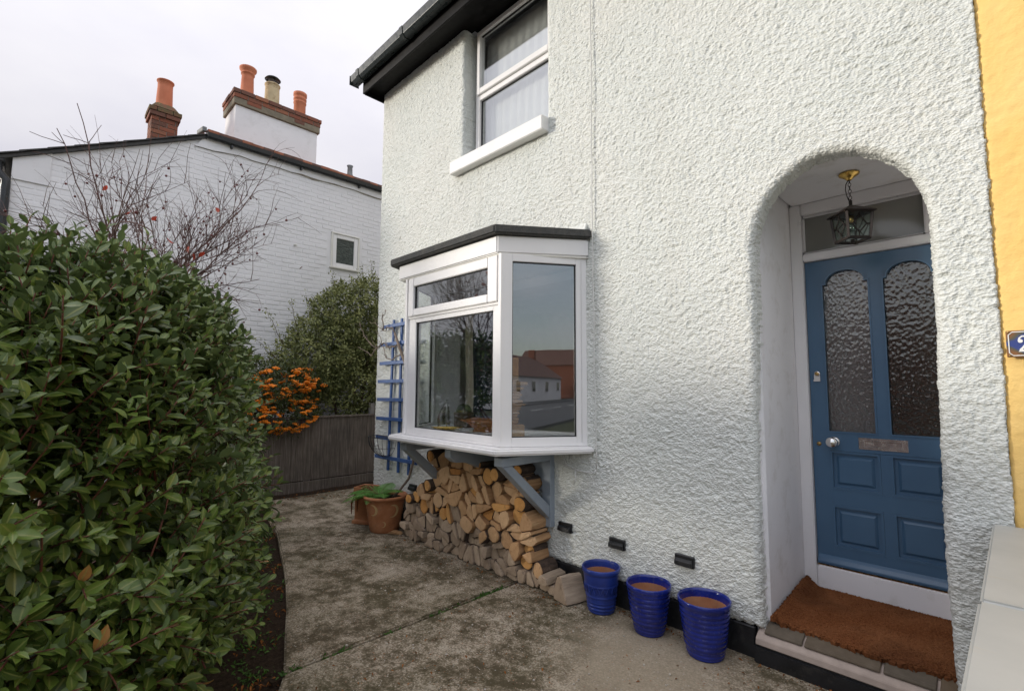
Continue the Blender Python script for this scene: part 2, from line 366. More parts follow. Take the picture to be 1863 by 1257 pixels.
# ground
t = NT('old_concrete')
fine = t.noise(85, 8, .8); mid = t.math('ADD', t.math('MULTIPLY', t.noise(3.1, 12, .78), .62), t.math('MULTIPLY', t.noise(13, 9, .8), .38)); big = t.noise(1.1, 5, .6, dist=.3)
c = t.ramp(fine, [(.30, (.085, .068, .043)), (.48, (.22, .178, .122)), (.66, (.46, .385, .285))])
c = t.mix(t.ramp(mid, [(.45, .88), (.53, 0.0)]), c, (.066, .052, .028))
c = t.mix(t.ramp(t.math('MULTIPLY', mid, t.ramp(fine, [(.3, .7), (.7, 1.2)])), [(.49, 0.0), (.56, .75)]), c, (.50, .44, .35))
c = t.mix(t.ramp(big, [(.44, 0.0), (.66, .45)]), c, t.mix(.5, c, (.070, .078, .030)))
dst = t.n.new('ShaderNodeVectorMath'); dst.operation = 'DISTANCE'; dst.inputs[1].default_value = (-1.5, -.5, 0); t.L(t.co.outputs['Object'], dst.inputs[0])
cl = t.math('ADD', dst.outputs['Value'], t.math('MULTIPLY', t.noise(4, 5), .55))
c = t.mix(t.ramp(cl, [(.55, .85), (.92, 0.0)]), c, t.ramp(fine, [(.3, (.26, .215, .15)), (.7, (.46, .39, .29))]))
vc = t.voro(75, None, 'F1', 'Color'); vd = t.voro(75)
sep = t.n.new('ShaderNodeSeparateColor'); t.L(vc, sep.inputs[0])
peb = t.ramp(vd, [(.26, 1.0), (.36, 0.0)])
c = t.mix(t.math('MULTIPLY', peb, t.ramp(sep.outputs[0], [(.80, 0.0), (.84, .8)])), c, t.ramp(sep.outputs[1], [(.3, (.42, .40, .36)), (.6, (.32, .13, .05)), (1, (.55, .5, .42))]))
t.set(c, .92, 0, .2); t.bump(fine, .55, .008); t.bump(vd, .35, .006); MAT['concrete'] = t.m
t = NT('garden_soil')
c = t.ramp(t.noise(40, 7, .75), [(.3, (.018, .012, .008)), (.6, (.058, .040, .027)), (.8, (.13, .10, .075))]); t.set(c, 1, 0, .1); t.bump(t.noise(45, 6, .7), 1, .03); MAT['soil'] = t.m
t = NT('rough_grass_ground'); c = t.ramp(t.noise(3, 7, .7), [(.3, (.035, .045, .015)), (.7, (.075, .08, .03))]); t.set(c, 1); MAT['ground'] = t.m
t = NT('asphalt'); t.set(t.ramp(t.noise(90, 4), [(.3, (.06, .06, .062)), (.7, (.10, .10, .102))]), .85); MAT['asphalt'] = t.m
MAT['road_paint'] = simple('road_paint', (.7, .7, .68), .7)
# coping
t = NT('painted_coping')
st = t.noise(3, 5, .6, vec=t.obj((.8, 3, 1))); c = t.ramp(t.noise(4, 5), [(.3, (.40, .41, .385)), (.7, (.47, .475, .445))]); c = t.mix(t.ramp(st, [(.60, 0.0), (.72, .5)]), c, (.50, .42, .27))
t.set(c, .55); t.bump(t.noise(30, 4), .1, .004); MAT['coping'] = t.m
# logs
def endgrain(name, a, b, cdark):
    t = NT(name); r = t.rnd()
    off = t.n.new('ShaderNodeCombineXYZ'); t.L(t.math('MULTIPLY_ADD', r, .12, -.06), off.inputs[0]); t.L(t.math('MULTIPLY_ADD', t.math('FRACT', t.math('MULTIPLY', r, 7.3)), .14, -.03), off.inputs[2])
    va = t.n.new('ShaderNodeVectorMath'); va.operation = 'SUBTRACT'; t.L(t.co.outputs['Object'], va.inputs[0]); t.L(off.outputs[0], va.inputs[1])
    wv = t.n.new('ShaderNodeTexWave'); wv.wave_type = 'RINGS'; wv.rings_direction = 'Y'; wv.inputs['Scale'].default_value = 34; wv.inputs['Distortion'].default_value = 3; wv.inputs['Detail'].default_value = 3; wv.inputs['Detail Scale'].default_value = 1.5
    t.L(va.outputs[0], wv.inputs['Vector'])
    c = t.mix(wv.outputs['Fac'], a, b); c = t.mix(t.ramp(t.noise(16, 6, .7), [(.45, 0.0), (.72, .65)]), c, cdark)
    c = t.mix(.48, c, t.ramp(t.math('FRACT', t.math('MULTIPLY', r, 3.7)), [(0, cdark), (.4, a), (.7, b), (1, tuple(min(1, x*1.25) for x in b))]))
    crk = t.noise(60, 3, vec=t.obj((1, 1, .2)), dist=1)
    c = t.mix(t.ramp(crk, [(.60, 0.0), (.68, .4)]), c, tuple(x*.45 for x in cdark))
    t.set(c, .85, 0, .2); t.bump(wv.outputs['Fac'], .15, .003); t.bump(t.noise(50, 5), .5, .006); return t.m
MAT['end_fresh'] = endgrain('fresh_end_grain', (.54, .325, .165), (.64, .43, .25), (.36, .19, .085))
MAT['end_orange'] = endgrain('orange_end_grain', (.58, .28, .085), (.66, .37, .14), (.42, .17, .05))
MAT['end_grey'] = endgrain('weathered_end_grain', (.36, .27, .19), (.50, .39, .285), (.18, .125, .085))
t = NT('split_log_side'); g = t.noise(22, 6, .65, vec=t.obj((1, .12, 1)), dist=.3); c = t.ramp(g, [(.3, (.22, .11, .045)), (.6, (.46, .27, .13)), (.8, (.58, .39, .21))]); t.set(c, .85); t.bump(g, .6, .006); MAT['split'] = t.m
t = NT('grey_split_side'); g = t.noise(22, 6, .65, vec=t.obj((1, .12, 1)), dist=.3); c = t.ramp(g, [(.3, (.17, .125, .085)), (.7, (.48, .38, .28))]); t.set(c, .9); t.bump(g, .6, .006); MAT['split_grey'] = t.m
t = NT('bark'); g = t.noise(28, 7, .75, vec=t.obj((1, .4, 1)), dist=.6); c = t.ramp(g, [(.3, (.02, .014, .010)), (.6, (.085, .055, .038)), (.8, (.20, .155, .125))]); t.set(c, .95); t.bump(g, .9, .012); MAT['bark'] = t.m
# leaves
def leaf_mat(name, dark, light, rib=None, rough=.35, spec=.5, back=None, trans=.12, yellow=None):
    t = NT(name); tone = t.attr('tone')
    stops = [(0, dark), (.75, light)]
    if yellow: stops += [(.93, light), (1, yellow)]
    c = t.ramp(tone, stops)
    c = t.mix(t.ramp(t.noise(60, 3), [(.4, 0.0), (.8, .3)]), c, tuple(x*.6 for x in dark))
    if rib: c = t.mix(t.ramp(t.attr('rib'), [(.80, 0.0), (.97, .75)]), c, rib)
    if back:
        ge = t.n.new('ShaderNodeNewGeometry'); c = t.mix(ge.outputs['Backfacing'], c, back)
    t.set(c, rough, 0, spec)
    if trans:
        tl = t.n.new('ShaderNodeBsdfTranslucent'); t.L(c, tl.inputs[0]); ms = t.n.new('ShaderNodeMixShader'); ms.inputs[0].default_value = trans
        t.L(t.b.outputs[0], ms.inputs[1]); t.L(tl.outputs[0], ms.inputs[2]); t.L(ms.outputs[0], t.out.inputs[0])
    return t.m
MAT['bay_leaf'] = leaf_mat('bay_leaf', (.042, .074, .014), (.125, .188, .032), (.24, .26, .075), .33, .45, (.12, .17, .065), .12, (.34, .17, .05))
MAT['holly_leaf'] = leaf_mat('small_evergreen_leaf', (.085, .110, .030), (.40, .41, .155), None, .4, .4, None, .1)
MAT['pyra_leaf'] = leaf_mat('pyracantha_leaf', (.035, .055, .016), (.12, .15, .04), None, .4, .4, None, .1)
MAT['yellow_leaf'] = leaf_mat('yellow_green_leaf', (.06, .08, .014), (.17, .17, .03), None, .5, .3, None, .2)
MAT['fern'] = leaf_mat('fern_green', (.06, .19, .022), (.16, .36, .07), None, .5, .4, None, .25)
MAT['weed'] = leaf_mat('weed_green', (.035, .09, .012), (.085, .18, .03), None, .6, .3, None, .2)
MAT['litter'] = leaf_mat('dead_leaf', (.09, .035, .012), (.34, .13, .035), None, .9, .1, None, .05)
MAT['red_leaf'] = leaf_mat('red_leaf', (.35, .03, .012), (.45, .06, .025), None, .5, .3, None, .3)
MAT['dead_frond'] = simple('dead_brown_frond', (.16, .055, .025), .9, var=.3)
MAT['twig_red'] = simple('reddish_twig', (.12, .04, .024), .7, var=.3, nscale=12)
MAT['twig_grey'] = simple('grey_brown_twig', (.10, .052, .044), .85, var=.3, nscale=10)
MAT['vine'] = simple('grey_vine_bark', (.20, .155, .12), .9, var=.3, nscale=16, bump=.4)
MAT['berry_orange'] = simple('orange_berry', (.93, .255, .010), .35, var=.2, nscale=20)
MAT['berry_red'] = simple('dark_red_berry', (.10, .014, .012), .4, var=.3)
MAT['driftwood'] = simple('pale_driftwood', (.45, .28, .15), .8, var=.25, nscale=14, bump=.3)
MAT['orange_wood'] = simple('orange_bowl_wood', (.42, .15, .04), .35, var=.2, nscale=8)
MAT['box_brown'] = simple('brown_leather_box', (.12, .085, .06), .6, var=.2, nscale=12)
MAT['dome'] = glass_mat('dome_glass', .05, (.6, .7, .55))
MAT['silver'] = simple('pewter', (.45, .44, .43), .25, 1, var=.2)
# enamel sign
t = NT('rusty_blue_enamel')
ge = t.n.new('ShaderNodeSeparateXYZ'); t.L(t.co.outputs['Generated'], ge.inputs[0])
dx = t.math('ABSOLUTE', t.math('SUBTRACT', ge.outputs[0], .5)); dz = t.math('ABSOLUTE', t.math('SUBTRACT', ge.outputs[2], .5))
cor = t.math('ADD', t.math('MULTIPLY', dx, 1.1), t.math('MULTIPLY', dz, .85)); cor = t.math('ADD', cor, t.math('MULTIPLY', t.noise(28, 5), .22))
t.set(t.ramp(cor, [(.66, (.045, .07, .24)), (.74, (.10, .10, .07)), (.85, (.24, .11, .045))]), .3); MAT['enamel'] = t.m
MAT['rust'] = simple('rust', (.17, .07, .035), .8, var=.4, nscale=40)
MAT['white_enamel'] = simple('white_enamel', (.85, .85, .82), .3, var=.02)
# ================================================================ SETTING
g = MB(); g.box(-400, 400, -400, 400, -.6, -.09); tag(g.build('ground', MAT['ground']), kind='structure')
g = MB(); g.box(-200, 200, -13, -6.5, -.5, -.05); tag(g.build('road', MAT['asphalt']), kind='structure')
g = MB(); g.box(-200, 200, -6.5, -5, -.5, .02); g.box(-200, 200, -15, -13, -.5, .02); tag(g.build('pavement', MAT['asphalt']), kind='structure')
g = MB()
for k in range(-20, 40): g.box(k*5, k*5+2.6, -9.85, -9.7, -.049, -.044)
tag(g.build('road_marking', MAT['road_paint']), kind='structure')

def slab(name, poly, z0, z1, cell=.05):
    """flat slab with a slightly uneven, worn top and rounded rim"""
    mb = MB(); mb.prism(poly, z0, z1)
    o = mb.build(name, MAT['concrete'], bevel=.012, seg=2)
    tag(o, kind='structure'); return o
curve = [(-7.05, -.66), (-6.34, -.94), (-5.5, -1.11), (-4.58, -1.37), (-4.1, -1.52), (-3.66, -1.67), (-3.3, -1.81), (-2.842, -1.98)]
slab('concrete_path', [(-2.842, .03), (-5.5, .03), (-5.5, 3.5), (-7.0, 3.5), (-7.05, .9)]+curve, -.16, 0)
slab('concrete_path', [(-2.818, .03), (-2.818, -1.99), (-2.62, -2.10), (-2.2, -2.35), (-1.6, -2.9), (-1.2, -3.6), (-1.2, -5), (-.05, -5), (-.05, .03)], -.16, -.003)
# joint filler of dark grit between the two slabs
g = MB(); g.box(-2.85, -2.81, -2.05, .02, -.15, -.022); tag(g.build('joint_grit', MAT['soil']), kind='structure')
# soil bed: an undulating sheet
n1, n2 = 150, 110
xs = np.linspace(-8.6, -1.1, n1); ys = np.linspace(-5, 3.6, n2); XX, YY = np.meshgrid(xs, ys, indexing='ij')
ZZ = -.05+.028*fbm(XX*1.6, YY*1.6, 5, 3)+.012*fbm(XX*7, YY*7, 3, 9)
ZZ = np.where(XX < -7.05, ZZ+.05, ZZ)
V = np.stack([XX, YY, ZZ], -1).reshape(-1, 3)
I = np.arange(n1*n2).reshape(n1, n2); Fq = np.stack([I[:-1, :-1], I[1:, :-1], I[1:, 1:], I[:-1, 1:]], -1).reshape(-1, 4)
tag(link('soil_bed', npmesh('soil_bed', V, Fq, MAT['soil'], True)), kind='structure')

# ================================================================ THE RENDERED HOUSE
house = empty('rendered_house', (-2.8, 0, 0))
tag(house, 'pale roughcast house with white bay window and blue front door under an arch', 'house')
class HP:   # children of the house are built in world coordinates
    pass
def hchild(o, par=house):
    o.parent = par; o.matrix_parent_inverse = Matrix.Translation(-Vector(wpos[par.name])) ; return o
wpos = {house.name: (-2.8, 0, 0)}
def P(mb, name, mat, par, **k):
    """build a part whose mesh is in world coordinates, parented to par"""
    o = mb.build(name, mat, **k)
    o.parent = par; o.matrix_parent_inverse = Matrix.Translation(-Vector(wpos.get(par.name, (0, 0, 0))))
    wpos[o.name] = (0, 0, 0); return o
def PO(o, par):
    o.parent = par; o.matrix_parent_inverse = Matrix.Translation(-Vector(wpos.get(par.name, (0, 0, 0)))); wpos[o.name] = (0, 0, 0); return o

def sd_box(x, z, x0, x1, z0, z1, r=0.0):
    cx, cz = (x0+x1)/2, (z0+z1)/2; hx, hz = (x1-x0)/2-r, (z1-z0)/2-r
    qx, qz = np.abs(x-cx)-hx, np.abs(z-cz)-hz
    return np.hypot(np.maximum(qx, 0), np.maximum(qz, 0))+np.minimum(np.maximum(qx, qz), 0)-r
AX, AW, ASP, AH = -.6425, .4075, 2.35, .488
def sd_arch(x, z):
    dx = x-AX+.012*np.sin(z*2.1); lo = np.abs(dx)-AW
    q = np.sqrt((dx/AW)**2+((z-ASP)/AH)**2)+1e-6
    gr = np.sqrt((dx/AW**2)**2+((z-ASP)/AH**2)**2)/q+1e-6
    return np.where(z > ASP, (q-1)/gr, lo)
def lumps(x, z, fx, fz, seed):
    """field of overlapping rounded blobs of random size"""
    X = x*fx+.35*pnoise(x*fx*.7, z*fz*.7, seed)+seed*13.7; Z = z*fz+.35*pnoise(x*fx*.7+5, z*fz*.7, seed+1)+seed*5.1
    xi = np.floor(X).astype(int); zi = np.floor(Z).astype(int); h = np.zeros(X.shape, np.float32)
    for i in (-1, 0, 1):
        for j in (-1, 0, 1):
            a, b = xi+i, zi+j; px = a+.5+.48*_T[a & 255, b & 255]; pz = b+.5+.48*_T[(a+71) & 255, (b+37) & 255]; r = .62+.34*_T[(a+13) & 255, (b+151) & 255]
            d2 = ((X-px)**2+(Z-pz)**2)/r**2; h = np.maximum(h, (.45+.55*np.abs(_T[(a+91) & 255, (b+5) & 255]))*np.sqrt(np.maximum(0, 1-d2)))
    return h
def roughness(x, z):
    b = lumps(x, z, 30, 42, 1)*.0055+lumps(x, z, 52, 64, 2)*.0085+lumps(x, z, 74, 84, 3)*.0075
    return (b-.011)*.74-.007*np.clip((pnoise(x*27, z*31, 21)-.22)*3.5, 0, 1)+.006*fbm(x*2.2, z*2.2, 4, 6)+.0035*pnoise(x*17, z*28, 8)*np.clip(.5+1.6*fbm(x*.9, z*.9, 2, 12), 0, 1.4)
def rough_wall(name, sdf, x0, x1, z0, z1, cell, mat, depth, y0=0., rr=.045, amp=1., removed=None):
    nx, nz = int((x1-x0)/cell)+1, int((z1-z0)/cell)+1
    xs = np.linspace(x0, x1, nx); zs = np.linspace(z0, z1, nz); X, Z = np.meshgrid(xs, zs, indexing='ij'); X = X.ravel(); Z = Z.ravel()
    I = np.arange(nx*nz).reshape(nx, nz); Q = np.stack([I[:-1, :-1], I[1:, :-1], I[1:, 1:], I[:-1, 1:]], -1).reshape(-1, 4)
    d = sdf(X, Z)
    keep = (d[Q] > 0).any(1)
    Q = Q[keep]
    used = np.unique(Q); mp = -np.ones(nx*nz, int); mp[used] = np.arange(len(used)); X = X[used]; Z = Z[used]; Q = mp[Q]
    e = 1e-3
    gx = (sdf(X+e, Z)-sdf(X-e, Z))/(2*e); gz = (sdf(X, Z+e)-sdf(X, Z-e))/(2*e); gl = np.hypot(gx, gz)+1e-6; gx /= gl; gz /= gl
    d = sdf(X, Z); neg = d < 0
    X = np.where(neg, X-d*gx, X); Z = np.where(neg, Z-d*gz, Z); d = np.maximum(sdf(X, Z), 0)
    h = roughness(X, Z)*amp
    rnd = np.where(d < rr, rr-np.sqrt(np.maximum(rr*rr-(rr-np.minimum(d, rr))**2, 0)), 0)
    Y = y0+rnd*.9-h
    # lateral wobble near the edges
    edge = np.clip(1-d/.05, 0, 1); lw = (roughness(X*1.0+9, Z+Y*1.0)*1.1)*edge*amp
    X = X-gx*lw; Z = Z-gz*lw
    V = [np.stack([X, Y, Z], 1)]; Fs = [Q]
    # boundary
    E = np.concatenate([Q[:, [0, 1]], Q[:, [1, 2]], Q[:, [2, 3]], Q[:, [3, 0]]]); K = np.sort(E, 1); key = K[:, 0].astype(np.int64)*len(X)+K[:, 1]
    u, inv, cnt = np.unique(key, return_inverse=True, return_counts=True); B = E[cnt[inv] == 1]
    bv = np.unique(B); lm = -np.ones(len(X), int); lm[bv] = np.arange(len(bv))
    prev = bv; base = len(X); D = depth(X[bv], Z[bv]); steps = 9
    for k in range(1, steps+1):
        dk = D*k/steps
        w = roughness(X[bv]+5+gz[bv]*(dk*1.0), Z[bv]+gx[bv]*dk*1.0+dk)*1.1*amp*(1 if k < steps else 1)
        nx_ = X[bv]+gx[bv]*lw[bv]*1-gx[bv]*w; nz_ = Z[bv]+gz[bv]*lw[bv]-gz[bv]*w
        V.append(np.stack([nx_, Y[bv]+dk, nz_], 1)); cur = base+np.arange(len(bv))
        a = B[:, 0]; b = B[:, 1]
        pa = prev[lm[a]]; pb = prev[lm[b]]; ca = cur[lm[a]]; cb = cur[lm[b]]
        Fs.append(np.stack([pb, pa, ca, cb], 1)); prev = cur; base += len(bv)
    V = np.concatenate(V); Fq = np.concatenate(Fs)
    return npmesh(name, V, Fq, mat, True)
WX0, WX1, WZ0, WZ1 = -5.54, -.015, .165, 5.33
UW = (-3.845, -2.69, 3.80, 5.6); BAY = (-4.27, -2.33, 1.06, 2.71)
def sd_house(x, z):
    d = np.minimum(sd_arch(x, z), sd_box(x, z, *UW, .07))
    d = np.minimum(d, sd_box(x, z, *BAY, .0)); d = np.minimum(d, x-WX0)
    return np.minimum(d, np.where(x < -1.05, z-WZ0, 9))
def dep(x, z):
    a = np.abs(sd_arch(x, z)); b = np.abs(sd_box(x, z, *UW, .07))
    return np.where(a < .03, .088, np.where(b < .03, .14, np.where(np.abs(x-WX0) < .03, .16, .03)))
me = rough_wall('front_wall', sd_house, WX0, WX1, .0, WZ1, .0075, MAT['roughcast'], dep)
fw = PO(link('front_wall', me), house)
# structural shell behind the roughcast (solid masonry pieces, open only where the openings are)
s = MB()
s.box(-5.5, -4.30, .06, .30, 0, 5.4); s.box(-2.30, -1.10, .06, .30, 0, 5.4)
s.box(-4.30, -2.30, .06, .30, 0, 1.04); s.box(-4.30, -3.86, .06, .30, 2.73, 5.4); s.box(-2.67, -2.30, .06, .30, 2.73, 5.4); s.box(-3.86, -2.67, .06, .30, 2.73, 3.78)
s.box(-1.10, -.02, .06, .30, 2.90, 5.4)
P(s, 'masonry_core', MAT['room_wall'], house)
s = MB(); s.box(-5.52, -5.32, .162, 7, 0, 5.4); P(s, 'side_wall', MAT['roughcast'], house)
s = MB(); s.box(-5.318, -.02, 6.8, 7, 0, 5.4); P(s, 'back_wall', MAT['roughcast'], house)
s = MB()
s.box(-5.5, -1.102, .004, .055, -.05, .17)
s.box(-5.5, -5.32, .06, .16, -.05, .17)
P(s, 'plinth', MAT['black_plinth'], house, bevel=.006)
# roof
s = MB()
s.prism_ax([(-.30, 5.50), (3.5, 8.0), (7.3, 5.50), (7.3, 5.58), (3.5, 8.1), (-.34, 5.57)], 'x', -5.62, -.02)
P(s, 'roof', MAT['slate'], house)
s = MB(); s.prism_ax([(.2, 5.41), (7, 5.41), (3.6, 7.95)], 'x', -5.5, -5.3); P(s, 'gable', MAT['roughcast'], house)
s = MB(); s.box(-5.60, -.02, -.232, .10, 5.335, 5.36); s.box(-3.80, -2.70, .10, .16, 5.337, 5.36); P(s, 'soffit', MAT['soffit'], house)
s = MB(); s.box(-5.60, -.02, -.258, -.235, 5.27, 5.50); s.box(-5.605, -5.585, -.232, .1, 5.27, 5.50); P(s, 'fascia_board', MAT['soffit'], house, bevel=.004)
gut = MB()
def gprof(o=0): return [(-.262, 5.49+o*.4), (-.262, 5.415-o), (-.285, 5.39-o), (-.345-o*.5, 5.39-o), (-.375-o, 5.42), (-.385-o, 5.50+o*.4), (-.372, 5.50+o*.4), (-.362, 5.425), (-.34, 5.405), (-.29, 5.405), (-.275, 5.42), (-.275, 5.49+o*.4)]
gut.prism_ax(gprof(), 'x', -5.70, -.02); gut.box(-5.712, -5.701, -.39, -.262, 5.385, 5.505)
gutter = P(gut, 'gutter', MAT['gutter'], house, bevel=.002)
for gx_ in (-5.52, -4.50, -3.45, -2.2, -1.0):
    b = MB(); b.prism_ax(gprof(.008), 'x', gx_-.03, gx_+.03); P(b, 'gutter_joint', MAT['gutter'], gutter)
# rooms behind the windows
s = MB()
def room(x0, x1, y0, y1, z0, z1, open_front):
    t_ = .05
    s.box(x0-t_, x0, y0, y1, z0, z1); s.box(x1, x1+t_, y0, y1, z0, z1); s.box(x0-t_, x1+t_, y1, y1+t_, z0, z1)
    s.box(x0-t_, x1+t_, y0, y1+t_, z1, z1+t_); s.box(x0-t_, x1+t_, y0, y1+t_, z0-t_, z0)
room(-5.2, -1.25, .302, 3.8, .12, 2.72, None); room(-5.2, -1.25, .302, 3.2, 2.95, 5.3, None)
P(s, 'room_lining', MAT['room_wall'], house)
s = MB(); t_ = .05; s.box(-1.2, -1.15, .84, 4.5, .1, 2.9); s.box(-.0, -.05, .84, 4.5, .1, 2.9); s.box(-1.2, -.05, 4.5, 4.55, .1, 2.9); s.box(-1.2, -.05, .84, 4.55, 2.9, 2.95); s.box(-1.2, -.05, .84, 4.55, .05, .1)
P(s, 'hall_lining', MAT['hall'], house)
s = MB(); s.box(-1.148, -.585, .885, .92, .11, 2.89); P(s, 'added_pale_panel', MAT['cheek'], house)  # unseen pale panel added behind the left door pane to lighten it
# white inner cheeks of the bay opening
s = MB(); s.box(-4.298, -4.275, .0, .34, 1.14, 2.5); s.box(-2.325, -2.302, .0, .34, 1.14, 2.5); s.box(-4.275, -2.325, .06, .34, 2.5, 2.729); P(s, 'bay_reveal', MAT['cheek'], house)

# ---------------------------------------------------------------- bay window
P0, P1, P2, P3 = (-2.275, 0.), (-2.637, -.562), (-3.972, -.562), (-4.335, 0.)
def facet(mb, A, B, z0, z1, bars, th=.06, off=0., m=0):
    """bars: (u0,u1,za,zb,d0,d1) boxes in the facet plane; u from A to B, depth d inward"""
    A = Vector((*A, 0)); B = Vector((*B, 0)); u = (B-A).normalized(); n = Vector((u.y, -u.x, 0))
    mid = (A+B)/2
    if n.dot(Vector((-3.3, .3, 0))-mid) < 0: n = -n
    Mx = Matrix(((u.x, n.x, 0, A.x), (u.y, n.y, 0, A.y), (0, 0, 1, 0), (0, 0, 0, 1)))
    for (u0, u1, a, b, d0, d1) in bars: mb.box(u0, u1, d0, d1, a, b, m, Mx)
    return Mx, (B-A).length
def framed(mb, A, B, holes, z0, z1, u0, u1, d0=0., d1=.065):
    pass
bay = None
fm = MB()
ZB, ZT = 1.096, 2.552
def win_bars(u0, u1, z0, z1, g, d0, d1):
    """frame bars around a glass rectangle g=(gu0,gu1,gz0,gz1) inside outer rectangle"""
    a, b, c, d = g
    return [(u0, a, z0, z1, d0, d1), (b, u1, z0, z1, d0, d1), (a+.0005, b-.0005, z0, c, d0, d1), (a+.0005, b-.0005, d, z1, d0, d1)]
lenF = 1.335; lenR = math.hypot(P0[0]-P1[0], P0[1]-P1[1])
# front facet measured from P2 (left) to P1 (right)
facet(fm, P2, P1, ZB, ZT, [(.0, .035, ZB, ZT, 0, .07), (lenF-.03, lenF, ZB, ZT, 0, .07), (.0355, lenF-.0305, 2.165, 2.20, 0.004, .07), (.0355, lenF-.0305, ZB, 1.115, 0, .07), (.0355, lenF-.0305, 2.53, ZT, 0, .07)])
facet(fm, P2, P1, ZB, ZT, win_bars(.036, lenF-.031, 1.1155, 2.1645, (.157, 1.218, 1.166, 2.126), .012, .07))
# side facets
gR = (.085, .592, 1.164, 2.495)
for A, B in ((P0, P1), (P3, P2)):
    facet(fm, A, B, ZB, ZT, win_bars(0, lenR, ZB, ZT, gR, 0.0, .065))
    facet(fm, A, B, ZB, ZT, [(.042, .048, ZB+.02, ZT-.02, -.004, 0)])
for (px, py), sg in ((P1, 1), (P2, -1)):
    fm.prism([(px+sg*.010, py+.018), (px-sg*.004, py-.012), (px-sg*.036, py-.012), (px-sg*.036, py+.05), (px-sg*.02, py+.075)], ZB+.001, ZT-.001)
bay = P(fm, 'bay_window', MAT['upvc'], house, bevel=.004, seg=2)
# opening top light stands proud of the frame
tl = MB(); facet(tl, P2, P1, ZB, ZT, win_bars(.055, lenF-.05, 2.188, 2.547, (.142, 1.174, 2.254, 2.466), -.012, .05)); P(tl, 'top_light_casement', MAT['upvc'], bay, bevel=.005, seg=2)
def glazing(A, B, g, d):
    mb = MB(); a, b, c, e = g
    facet(mb, A, B, 0, 0, [(a-.01, a, c-.01, e+.01, d-.006, d+.012), (b, b+.01, c-.01, e+.01, d-.006, d+.012), (a, b, c-.01, c, d-.006, d+.012), (a, b, e, e+.01, d-.006, d+.012)])
    mb2 = MB(); facet(mb2, A, B, 0, 0, [(a-.004, b+.004, c-.004, e+.004, d, d+.005)])
    return mb, mb2
for A, B, g, d in ((P2, P1, (.157, 1.218, 1.166, 2.126), .03), (P2, P1, (.142, 1.174, 2.254, 2.466), .012), (P0, P1, gR, .022), (P3, P2, gR, .022)):
    bead, pane = glazing(A, B, (g[0]+.007, g[1]-.007, g[2]+.007, g[3]-.007), d)
    P(pane, 'pane', MAT['glass'], bay); P(bead, 'glazing_gasket', MAT['gasket'], bay)
s = MB(); s.prism([(-2.20, -.0), (-2.577, -.683), (-4.045, -.683), (-4.42, 0)], 1.045, 1.094); P(s, 'sill', MAT['upvc'], bay, bevel=.014, seg=3)
s = MB(); s.prism([(-2.245, 0), (-2.675, -.588), (-4.07, -.588), (-4.40, 0)], 2.556, 2.694); P(s, 'fascia', MAT['upvc'], bay, bevel=.010, seg=2)
s = MB(); s.prism([(-2.255, 0), (-2.655, -.572), (-4.04, -.572), (-4.37, 0)], 2.545, 2.5555); P(s, 'fascia_trim', MAT['upvc_cream'], bay)
s = MB(); s.prism([(-2.205, .0), (-2.655, -.636), (-4.16, -.636), (-4.46, 0)], 2.698, 2.768); P(s, 'flat_roof', MAT['felt'], bay, bevel=.012, seg=2)
s = MB(); s.prism_ax([(.02, 2.769), (-.035, 2.769), (-.008, 2.83), (.02, 2.84)], 'x', -4.42, -2.26); P(s, 'mortar_flashing', MAT['roughcast'], bay, bevel=.006)
s = MB(); s.prism([(-2.34, 0), (-2.68, -.50), (-3.93, -.50), (-4.27, 0), (-4.27, .36), (-2.34, .36)], 1.10, 1.138); P(s, 'window_board', MAT['porch_white'], bay)
s = MB(); s.prism([(-2.32, 0), (-2.68, -.50), (-3.93, -.50), (-4.29, 0)], 2.50, 2.54); P(s, 'bay_ceiling', MAT['porch_white'], bay)
s = MB(); s.prism([(-2.38, .05), (-2.70, -.50), (-3.91, -.50), (-4.23, .05)], 1.02, 1.044); P(s, 'bay_base', MAT['bracket'], bay)
# gallows brackets below
def bracket(x, w_):
    mb = MB(); mb.box(x-w_/2, x+w_/2, -.05, .004, .43, 1.018)                        # post on the wall
    mb.box(x-w_/2, x+w_/2, -.58, -.051, .955, 1.018)                                 # arm
    mb.prism_ax([(-.051, .50), (-.051, .60), (-.47, .954), (-.57, .954)], 'x', x-w_*.42, x+w_*.42)
    return P(mb, 'gallows_bracket', MAT['bracket'], bay, bevel=.004)
bracket(-2.652, .092); bracket(-3.93, .092)
mb = MB(); arc = [(-.003, .43)]
for k in range(9):
    a = PI/2*k/8; arc.append((-.06-.44*(1-math.cos(a)), .55+.36*math.sin(a)))
arc += [(-.56, .955), (-.56, 1.018), (-.003, 1.018)]
mb.prism_ax(arc, 'x', -3.33, -3.25); P(mb, 'curved_bracket', MAT['bracket'], bay, bevel=.004)
mb = MB(); mb.box(-4.05, -2.71, -.024, .0, .70, .93); P(mb, 'wall_plate', MAT['bracket'], bay, bevel=.003)

